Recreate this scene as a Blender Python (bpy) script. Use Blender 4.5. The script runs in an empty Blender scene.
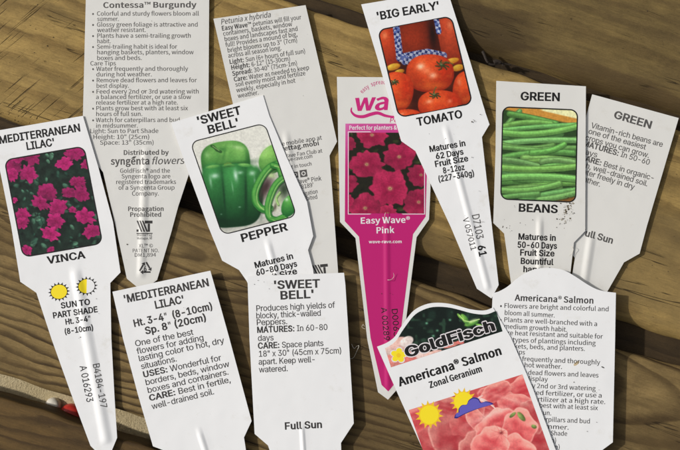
import bpy, bmesh, math, random
import numpy as np
from mathutils import Vector, Matrix
from mathutils.geometry import delaunay_2d_cdt

# ------------------------------------------------------------------ camera, sky, sun, exposure
S = 0.00043                 # metres per reference pixel (the frame is 680 x 450 of them)
CAM_H = 0.62
scene = bpy.context.scene
COL = scene.collection
cam_d = bpy.data.cameras.new('camera'); cam = bpy.data.objects.new('camera', cam_d); COL.objects.link(cam)
cam.location = (0, 0, CAM_H); cam.rotation_euler = (0, 0, 0)
cam_d.sensor_width = 36.0; cam_d.lens = 36.0 * CAM_H / (680 * S)
cam_d.clip_start = 0.01; cam_d.clip_end = 50
scene.camera = cam
SUN_EL, SUN_SWING = math.radians(36), math.radians(14)
world = bpy.data.worlds.new('World'); scene.world = world; world.use_nodes = True
wn = world.node_tree; bg = wn.nodes['Background']
sky = wn.nodes.new('ShaderNodeTexSky'); sky.sky_type = 'NISHITA'; sky.sun_disc = False
sky.sun_elevation = SUN_EL; sky.sun_rotation = math.atan2(-math.cos(SUN_SWING), math.sin(SUN_SWING))
sky.dust_density = 3.0; sky.ozone_density = 0.6
hs = wn.nodes.new('ShaderNodeHueSaturation'); hs.inputs['Saturation'].default_value = .22
wn.links.new(sky.outputs[0], hs.inputs['Color']); wn.links.new(hs.outputs[0], bg.inputs[0]); bg.inputs[1].default_value = 0.09
sun_d = bpy.data.lights.new('sun', 'SUN'); sun_d.energy = 2.6; sun_d.angle = math.radians(1.4); sun_d.color = (1.0, 0.96, 0.90)
sun = bpy.data.objects.new('sun', sun_d); COL.objects.link(sun)
ldir = Vector((math.cos(SUN_EL) * math.cos(SUN_SWING), -math.cos(SUN_EL) * math.sin(SUN_SWING), -math.sin(SUN_EL)))
sun.rotation_euler = ldir.to_track_quat('-Z', 'Y').to_euler(); sun.location = (-0.5, 0.1, 0.5)
scene.view_settings.view_transform = 'Standard'; scene.view_settings.look = 'None'
scene.view_settings.gamma = 1.0; scene.view_settings.use_curve_mapping = False
scene.view_settings.exposure = 0.09

# ------------------------------------------------------------------ helpers
def lin(c):
    c = np.asarray(c, float) / 255.0
    return np.where(c <= 0.04045, c / 12.92, ((c + 0.055) / 1.055) ** 2.4)
def rgb(r, g, b, k=1.0):
    l = lin((r, g, b)) * k
    return (float(l[0]), float(l[1]), float(l[2]), 1.0)
MATS = {}
def new_mat(name):
    m = bpy.data.materials.new(name); m.use_nodes = True; MATS[name] = m
    return m, m.node_tree, m.node_tree.nodes['Principled BSDF']
def N(nt, t, **kw):
    n = nt.nodes.new(t)
    for k, v in kw.items(): setattr(n, k, v)
    return n
def math_n(nt, op, a, b=None, c=None, clamp=False):
    n = N(nt, 'ShaderNodeMath', operation=op); n.use_clamp = clamp
    for i, v in enumerate((a, b, c)):
        if v is None: continue
        if isinstance(v, (int, float)): n.inputs[i].default_value = v
        else: nt.links.new(v, n.inputs[i])
    return n.outputs[0]
def noise_n(nt, vec, scale, detail=4, rough=0.55, dist=0.0):
    n = N(nt, 'ShaderNodeTexNoise'); n.inputs['Scale'].default_value = scale; n.inputs['Detail'].default_value = detail
    n.inputs['Roughness'].default_value = rough; n.inputs['Distortion'].default_value = dist
    nt.links.new(vec, n.inputs['Vector']); return n.outputs[0]
def map_n(nt, vec, sc=(1, 1, 1), loc=(0, 0, 0), rot=0):
    n = N(nt, 'ShaderNodeMapping'); n.inputs['Scale'].default_value = sc; n.inputs['Location'].default_value = loc
    n.inputs['Rotation'].default_value = (0, 0, rot); nt.links.new(vec, n.inputs['Vector']); return n.outputs[0]
def smooth_n(nt, v, a, b):
    n = N(nt, 'ShaderNodeMapRange', interpolation_type='SMOOTHSTEP'); n.inputs[1].default_value = a; n.inputs[2].default_value = b
    n.inputs[3].default_value = 0; n.inputs[4].default_value = 1; nt.links.new(v, n.inputs[0]); return n.outputs[0]
def mix_n(nt, f, a, b, mode='MIX'):
    n = N(nt, 'ShaderNodeMix', data_type='RGBA', blend_type=mode)
    for i, v in ((0, f), (6, a), (7, b)):
        if isinstance(v, (int, float)): n.inputs[i].default_value = v
        elif isinstance(v, tuple): n.inputs[i].default_value = v
        else: nt.links.new(v, n.inputs[i])
    return n.outputs[2]

def wood(name, early, late, stain, ring_sp, pith, slope, ring_amt, seed, knots=(), saw=None, cracks=0.5, warp=1.0, patches=()):
    """growth rings of a log cut lengthwise; local x runs along the board, y across; units are reference pixels"""
    m, nt, p = new_mat(name); L = nt.links.new
    tc = N(nt, 'ShaderNodeTexCoord')
    P = map_n(nt, tc.outputs['Object'], (1 / S, 1 / S, 1 / S))
    Q = map_n(nt, P, (1, 1, 1), (seed * 137.3, seed * 71.7, seed * 13.1))
    sx = N(nt, 'ShaderNodeSeparateXYZ'); L(P, sx.inputs[0]); X, Y, Z = sx.outputs
    w1 = math_n(nt, 'SUBTRACT', noise_n(nt, map_n(nt, Q, (.0045, .013, .013)), 1, 3, .5), .5)
    w2 = math_n(nt, 'SUBTRACT', noise_n(nt, map_n(nt, Q, (.02, .07, .07)), 1, 3, .55), .5)
    yy = math_n(nt, 'ADD', math_n(nt, 'SUBTRACT', Y, pith[1]), math_n(nt, 'ADD', math_n(nt, 'MULTIPLY', w1, 70 * warp), math_n(nt, 'MULTIPLY', w2, 10 * warp)))
    # knots push the rings aside
    kmask = None
    for (kx, ky, rx, ry) in knots:
        dx = math_n(nt, 'DIVIDE', math_n(nt, 'SUBTRACT', X, kx), rx); dy = math_n(nt, 'DIVIDE', math_n(nt, 'SUBTRACT', Y, ky), ry)
        d = math_n(nt, 'SQRT', math_n(nt, 'ADD', math_n(nt, 'MULTIPLY', dx, dx), math_n(nt, 'MULTIPLY', dy, dy)))
        d = math_n(nt, 'ADD', d, math_n(nt, 'MULTIPLY', w2, .9))
        g = math_n(nt, 'POWER', 2.718, math_n(nt, 'MULTIPLY', math_n(nt, 'MULTIPLY', d, d), -.55))
        yy = math_n(nt, 'ADD', yy, math_n(nt, 'MULTIPLY', g, ry * 1.6))
        k = math_n(nt, 'SUBTRACT', 1, smooth_n(nt, d, .55, 1.1))
        kmask = k if kmask is None else math_n(nt, 'MAXIMUM', kmask, k)
    zz = math_n(nt, 'ADD', math_n(nt, 'MULTIPLY', X, slope), math_n(nt, 'SUBTRACT', pith[0], Z))
    r = math_n(nt, 'SQRT', math_n(nt, 'ADD', math_n(nt, 'MULTIPLY', yy, yy), math_n(nt, 'MULTIPLY', zz, zz)))
    ph = math_n(nt, 'FRACT', math_n(nt, 'DIVIDE', r, ring_sp))
    ring = math_n(nt, 'MULTIPLY', smooth_n(nt, ph, .38, .84), math_n(nt, 'SUBTRACT', 1, smooth_n(nt, ph, .9, 1.0)))
    ringvar = smooth_n(nt, noise_n(nt, map_n(nt, Q, (.006, .03, .03), (50, 9, 3)), 1, 2), .3, .7)
    ring = math_n(nt, 'MULTIPLY', ring, math_n(nt, 'MULTIPLY_ADD', ringvar, .5, .55))
    fib = noise_n(nt, map_n(nt, Q, (.03, .55, .55)), 1, 5, .65)
    fine = noise_n(nt, map_n(nt, Q, (.12, 1.3, 1.3)), 1, 3, .6)
    blot = smooth_n(nt, noise_n(nt, map_n(nt, Q, (.008, .022, .022), (3, 20, 0)), 1, 5, .6), .40, .68)
    grime = smooth_n(nt, noise_n(nt, map_n(nt, Q, (.05, .09, .09), (31, 2, 0)), 1, 6, .7), .5, .75)
    col = mix_n(nt, math_n(nt, 'MULTIPLY', ring, ring_amt), early, late)
    col = mix_n(nt, math_n(nt, 'MULTIPLY', blot, .65), col, stain)
    mott = noise_n(nt, map_n(nt, Q, (.045, .06, .06), (11, 4, 0)), 1, 6, .68)
    speck = noise_n(nt, map_n(nt, Q, (.5, .75, .75), (2, 9, 0)), 1, 4, .75)
    f2 = math_n(nt, 'MULTIPLY', math_n(nt, 'MULTIPLY_ADD', fib, .75, .62), math_n(nt, 'MULTIPLY_ADD', mott, .75, .62))
    f3 = math_n(nt, 'MULTIPLY', math_n(nt, 'MULTIPLY_ADD', fine, .55, .72), math_n(nt, 'MULTIPLY_ADD', speck, .6, .7))
    cx = N(nt, 'ShaderNodeCombineXYZ'); fm = math_n(nt, 'MULTIPLY', f2, f3)
    for i in range(3): L(fm, cx.inputs[i])
    col = mix_n(nt, 1.0, col, cx.outputs[0], 'MULTIPLY')
    col = mix_n(nt, math_n(nt, 'MULTIPLY', grime, .3), col, rgb(62, 48, 28))
    for (px_, py_, rx, ry, c, amt) in patches:
        dx = math_n(nt, 'DIVIDE', math_n(nt, 'SUBTRACT', X, px_), rx); dy = math_n(nt, 'DIVIDE', math_n(nt, 'SUBTRACT', Y, py_), ry)
        d = math_n(nt, 'SQRT', math_n(nt, 'ADD', math_n(nt, 'MULTIPLY', dx, dx), math_n(nt, 'MULTIPLY', dy, dy)))
        d = math_n(nt, 'ADD', d, math_n(nt, 'MULTIPLY', w2, 1.2))
        col = mix_n(nt, math_n(nt, 'MULTIPLY', math_n(nt, 'SUBTRACT', 1, smooth_n(nt, d, .55, 1.15)), amt), col, c)
    # drying cracks
    cr = noise_n(nt, map_n(nt, Q, (.0075, .16, .16), (7, 77, 0)), 1, 2, .5, .3)
    cr = math_n(nt, 'ABSOLUTE', math_n(nt, 'SUBTRACT', cr, .5))
    crn = smooth_n(nt, noise_n(nt, map_n(nt, Q, (.012, .04, .04), (1, 5, 9)), 1, 2), .58, .64)
    crack = math_n(nt, 'MULTIPLY', math_n(nt, 'SUBTRACT', 1, smooth_n(nt, cr, .004, .016)), math_n(nt, 'MULTIPLY', crn, cracks))
    # small dark pits
    pit = N(nt, 'ShaderNodeTexVoronoi'); pit.inputs['Scale'].default_value = 1; L(map_n(nt, Q, (.05, .11, .11)), pit.inputs['Vector'])
    pitm = math_n(nt, 'MULTIPLY', math_n(nt, 'SUBTRACT', 1, smooth_n(nt, pit.outputs['Distance'], .03, .12)), smooth_n(nt, noise_n(nt, Q, .03, 2), .52, .6))
    crack = math_n(nt, 'MAXIMUM', crack, math_n(nt, 'MULTIPLY', pitm, .55))
    hgt = math_n(nt, 'ADD', math_n(nt, 'MULTIPLY', ring, .35 * ring_amt), math_n(nt, 'ADD', math_n(nt, 'MULTIPLY', fib, .7), math_n(nt, 'ADD', math_n(nt, 'MULTIPLY', fine, .35), math_n(nt, 'MULTIPLY', speck, .35))))
    if saw:
        sa, sc_, amt, x0, x1 = saw
        wv = noise_n(nt, map_n(nt, map_n(nt, Q, (1, 1, 1), (0, 0, 0), sa), (.014, .33, .33)), 1, 2, .5)
        sm = math_n(nt, 'MULTIPLY', math_n(nt, 'SUBTRACT', 1, smooth_n(nt, wv, .30, .42)), smooth_n(nt, noise_n(nt, Q, .021, 2), .42, .56))
        band = math_n(nt, 'MULTIPLY', smooth_n(nt, X, x0 - 20, x0 + 20), math_n(nt, 'SUBTRACT', 1, smooth_n(nt, X, x1 - 60, x1 + 40)))
        crack = math_n(nt, 'MAXIMUM', crack, math_n(nt, 'MULTIPLY', math_n(nt, 'MULTIPLY', sm, band), amt))
    col = mix_n(nt, math_n(nt, 'MULTIPLY', crack, .85), col, rgb(34, 24, 12))
    if kmask is not None: col = mix_n(nt, math_n(nt, 'MULTIPLY', kmask, .82), col, rgb(52, 36, 18))
    hgt = math_n(nt, 'SUBTRACT', hgt, math_n(nt, 'MULTIPLY', crack, 1.4))
    bp = N(nt, 'ShaderNodeBump'); bp.inputs['Strength'].default_value = .8; bp.inputs['Distance'].default_value = .00045
    L(hgt, bp.inputs['Height']); L(bp.outputs[0], p.inputs['Normal'])
    L(col, p.inputs['Base Color']); p.inputs['Roughness'].default_value = .72; p.inputs['Specular IOR Level'].default_value = .25
    return m

def plastic(name, base, rough=.34):
    m, nt, p = new_mat(name); L = nt.links.new
    tc = N(nt, 'ShaderNodeTexCoord'); P = map_n(nt, tc.outputs['Object'], (1 / S, 1 / S, 1 / S))
    n1 = noise_n(nt, P, .012, 3); n2 = smooth_n(nt, noise_n(nt, P, .11, 5, .7), .60, .8)
    dust = smooth_n(nt, noise_n(nt, map_n(nt, P, (1, 1, 1), (40, 8, 0)), .45, 4, .7), .66, .78)
    n3 = smooth_n(nt, noise_n(nt, map_n(nt, P, (1, 1, 1), (5, 60, 0)), .035, 6, .72), .56, .74)
    n2 = math_n(nt, 'MAXIMUM', n2, n3)
    c = mix_n(nt, math_n(nt, 'MULTIPLY', n2, .32), base, (base[0] * .72, base[1] * .68, base[2] * .58, 1))
    c = mix_n(nt, math_n(nt, 'MULTIPLY', dust, .16), c, rgb(120, 105, 80))
    L(c, p.inputs['Base Color'])
    L(math_n(nt, 'MULTIPLY_ADD', n1, .22, rough - .1), p.inputs['Roughness'])
    bp = N(nt, 'ShaderNodeBump'); bp.inputs['Strength'].default_value = .35; bp.inputs['Distance'].default_value = .0012
    h = math_n(nt, 'ADD', noise_n(nt, P, .022, 2), math_n(nt, 'MULTIPLY', noise_n(nt, P, .7, 3), .012))
    L(h, bp.inputs['Height']); L(bp.outputs[0], p.inputs['Normal'])
    p.inputs['Specular IOR Level'].default_value = .45
    return m
def ink(name, c, rough=.42):
    m, nt, p = new_mat(name); L = nt.links.new
    tc = N(nt, 'ShaderNodeTexCoord'); P = map_n(nt, tc.outputs['Object'], (1 / S, 1 / S, 1 / S))
    w = smooth_n(nt, noise_n(nt, P, .8, 3, .7), .55, .8)
    L(mix_n(nt, math_n(nt, 'MULTIPLY', w, .25), c, tuple(min(1, v * 1.8 + .05) for v in c[:3]) + (1,)), p.inputs['Base Color'])
    p.inputs['Roughness'].default_value = rough; p.inputs['Specular IOR Level'].default_value = .4
    return m
def print_mat(name, rough=.36):
    m, nt, p = new_mat(name); L = nt.links.new
    a = N(nt, 'ShaderNodeVertexColor'); a.layer_name = 'print'
    L(a.outputs[0], p.inputs['Base Color']); p.inputs['Roughness'].default_value = rough; p.inputs['Specular IOR Level'].default_value = .4
    return m
def plain(name, c, rough=.6):
    m, nt, p = new_mat(name); L = nt.links.new
    tc = N(nt, 'ShaderNodeTexCoord'); n = noise_n(nt, map_n(nt, tc.outputs['Object'], (1 / S,) * 3), .3, 4, .6)
    L(mix_n(nt, n, tuple(v * .7 for v in c[:3]) + (1,), tuple(min(1, v * 1.25) for v in c[:3]) + (1,)), p.inputs['Base Color'])
    p.inputs['Roughness'].default_value = rough
    return m

def link(name, mesh, mat, parent=None):
    o = bpy.data.objects.new(name, mesh); COL.objects.link(o)
    if mat: mesh.materials.append(mat)
    if parent: o.parent = parent
    return o
def W(x, y, z=0.0):
    """reference pixel -> world point on the level z (mm)"""
    k = 1 - z * .001 / CAM_H
    return Vector(((x - 340) * S * k, (225 - y) * S * k, z * .001))

# ------------------------------------------------------------------ the setting: deck boards over sandy ground
BA = math.atan(.325)
wood_a = wood('wood_knotty', rgb(116, 97, 57), rgb(84, 67, 39), rgb(88, 73, 45), 17, (60, -150), .05, .6, 1.3,
              knots=[(60, -190, 34, 20)], cracks=.9, patches=[(176, -84, 72, 27, rgb(60, 46, 26), .75), (330, -96, 120, 14, rgb(74, 58, 36), .6)])
wood_b = wood('wood_sawn', rgb(160, 133, 78), rgb(112, 89, 49), rgb(106, 88, 53), 22, (40, -95), .07, .8, 2.1,
              saw=(-1.01, 1, .75, -520, -130), cracks=1.0, patches=[(120, -92, 70, 22, rgb(70, 54, 32), .6), (330, -40, 150, 60, rgb(112, 95, 62), .5)])
wood_c = wood('wood_striped', rgb(134, 112, 71), rgb(56, 41, 21), rgb(94, 75, 44), 9.5, (30, 70), .13, 1.0, 3.7, cracks=.8, warp=.7,
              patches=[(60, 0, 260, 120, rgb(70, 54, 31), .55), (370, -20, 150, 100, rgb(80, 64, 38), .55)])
wood_e = wood('wood_gap_shade', rgb(66, 52, 32), rgb(40, 30, 17), rgb(48, 37, 22), 12, (30, 40), .08, .8, 6.2, cracks=.6)  # dark base colour imitates the shade inside the board gaps
wood_d = wood('wood_brown', rgb(98, 76, 42), rgb(58, 42, 22), rgb(76, 58, 33), 13, (50, -70), .06, .9, 4.4, cracks=.7)

def deck_board(label, c0, c1, r0, r1, mat, seed, z=0.0):
    """c0, c1: upper and lower edge as pixel rows at x = 0; r0, r1: how far each edge is rounded over"""
    rnd = random.Random(seed)
    k = math.cos(BA)
    ym = (c0 + c1) / 2
    ang = -BA
    org = W(0, ym) + Vector((0, 0, z))
    # local frame: origin on the row ym at x = 340
    org = W(340, ym + .325 * 340); org.z = z
    h0, h1 = (c1 - c0) / 2 * k, -(c1 - c0) / 2 * k          # local y of the upper and lower edge, px
    th = 40
    prof = []
    n = 9
    for i in range(n + 1):
        a = math.pi / 2 * i / n
        prof.append((h0 - r0 + r0 * math.sin(math.pi / 2 - a) , -r0 + r0 * math.cos(math.pi / 2 - a)))
    top0 = prof[::-1]
    top0 = [(h0 - r0 + r0 * math.cos(a), -r0 * .9 + r0 * .9 * math.sin(a)) for a in [math.pi / 2 * i / n for i in range(n + 1)]]
    flat = [(h0 - r0 + (h1 + r1 - h0 + r0) * t, 0) for t in [j / 14 for j in range(1, 14)]]
    top1 = [(h1 + r1 - r1 * math.sin(a), -r1 * .9 + r1 * .9 * math.cos(a)) for a in [math.pi / 2 * i / n for i in range(n + 1)]]
    prof = [(h0, -th)] + top0 + flat + top1 + [(h1, -th)]
    bm = bmesh.new(); rows = []
    nx = 220; x0, x1 = -640, 640
    ph = [rnd.uniform(0, 6.28) for _ in range(6)]
    for i in range(nx + 1):
        x = x0 + (x1 - x0) * i / nx; row = []
        wob = 1.6 * math.sin(x * .017 + ph[0]) + .9 * math.sin(x * .051 + ph[1]) + .5 * math.sin(x * .13 + ph[2])
        wob2 = 1.6 * math.sin(x * .015 + ph[3]) + .9 * math.sin(x * .047 + ph[4]) + .5 * math.sin(x * .12 + ph[5])
        for (y, zz) in prof:
            t = (y - h1) / (h0 - h1)
            dy = wob * max(0, t - .7) / .3 + wob2 * max(0, .3 - t) / .3
            row.append(bm.verts.new((x * S, (y + dy) * S, zz * S)))
        rows.append(row)
    for a, b in zip(rows, rows[1:]):
        for j in range(len(prof) - 1): bm.faces.new((a[j], a[j + 1], b[j + 1], b[j]))
        bm.faces.new((a[-1], a[0], b[0], b[-1]))
    bm.faces.new(rows[0]); bm.faces.new(rows[-1])
    bmesh.ops.recalc_face_normals(bm, faces=bm.faces)
    for f in bm.faces: f.smooth = True
    me = bpy.data.meshes.new('deck_board'); bm.to_mesh(me); bm.free()
    o = link('deck_board', me, mat); o.location = org; o.rotation_euler = (0, 0, ang)
    o['label'] = label; o['category'] = 'deck board'; o['kind'] = 'structure'; o['group'] = 'weathered deck boards'
    return o
deck_board('worn brown deck board at the top with a knot and rolled edge', -335, -101, 10, 34, wood_a, 1)
deck_board('tan deck board with slanting saw marks below the top board', -93, 119, 6, 16, wood_b, 2)
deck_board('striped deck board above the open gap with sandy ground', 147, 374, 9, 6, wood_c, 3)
deck_board('dark brown deck board at the bottom below the open gap', 399, 640, 4, 14, wood_d, 4)

deck_board('dark filler strip standing in for shade, set low in the gap below the sawn board', 100, 168, 4, 4, wood_e, 6, -.0065)  # filler strips added so the gaps look shaded
deck_board('dark filler strip standing in for shade, set low in the gap below the knotted board', -130, -66, 4, 4, wood_e, 7, -.0065)
def ground():
    m, nt, p = new_mat('sandy_soil'); L = nt.links.new
    tc = N(nt, 'ShaderNodeTexCoord'); P = map_n(nt, tc.outputs['Object'], (1 / S,) * 3)
    n1 = noise_n(nt, P, .03, 5, .6); n2 = noise_n(nt, P, .5, 4, .7)
    c = mix_n(nt, n1, rgb(186, 166, 122), rgb(232, 216, 178))
    c = mix_n(nt, math_n(nt, 'MULTIPLY', smooth_n(nt, n2, .5, .7), .4), c, rgb(116, 98, 66))
    L(c, p.inputs['Base Color']); p.inputs['Roughness'].default_value = .9
    bp = N(nt, 'ShaderNodeBump'); bp.inputs['Strength'].default_value = .6; bp.inputs['Distance'].default_value = .002
    L(n2, bp.inputs['Height']); L(bp.outputs[0], p.inputs['Normal'])
    bm = bmesh.new(); bmesh.ops.create_grid(bm, x_segments=60, y_segments=60, size=1.5)
    for v in bm.verts: v.co.z += .0012 * (math.sin(v.co.x * 41) + math.cos(v.co.y * 57 + v.co.x * 13))
    me = bpy.data.meshes.new('ground'); bm.to_mesh(me); bm.free()
    for f in me.polygons: f.use_smooth = True
    o = link('ground', me, m); o.location = (0, 0, -.0205); o['kind'] = 'structure'
ground()

# ------------------------------------------------------------------ materials of the tags
M_WHITE = plastic('white_plastic', (.83, .83, .83, 1))
M_CREAM = plastic('off_white_plastic', (.70, .69, .655, 1), .4)
M_BLACK = ink('black_ink', rgb(26, 25, 24)); M_GREY = ink('grey_ink', rgb(84, 82, 80)); M_SOFT = ink('soft_black_ink', rgb(58, 56, 55))
M_PINK = ink('pink_ink', rgb(196, 38, 118)); M_PAPER = ink('white_ink', rgb(226, 220, 222)); M_YELLOW = ink('yellow_ink', rgb(246, 222, 40))
M_BLUE = ink('blue_ink', rgb(98, 92, 184)); M_GOLD = ink('gold_ink', rgb(240, 196, 40)); M_NAVY = ink('navy_ink', rgb(48, 44, 120))
M_PRINT = print_mat('printed_picture')

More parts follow.
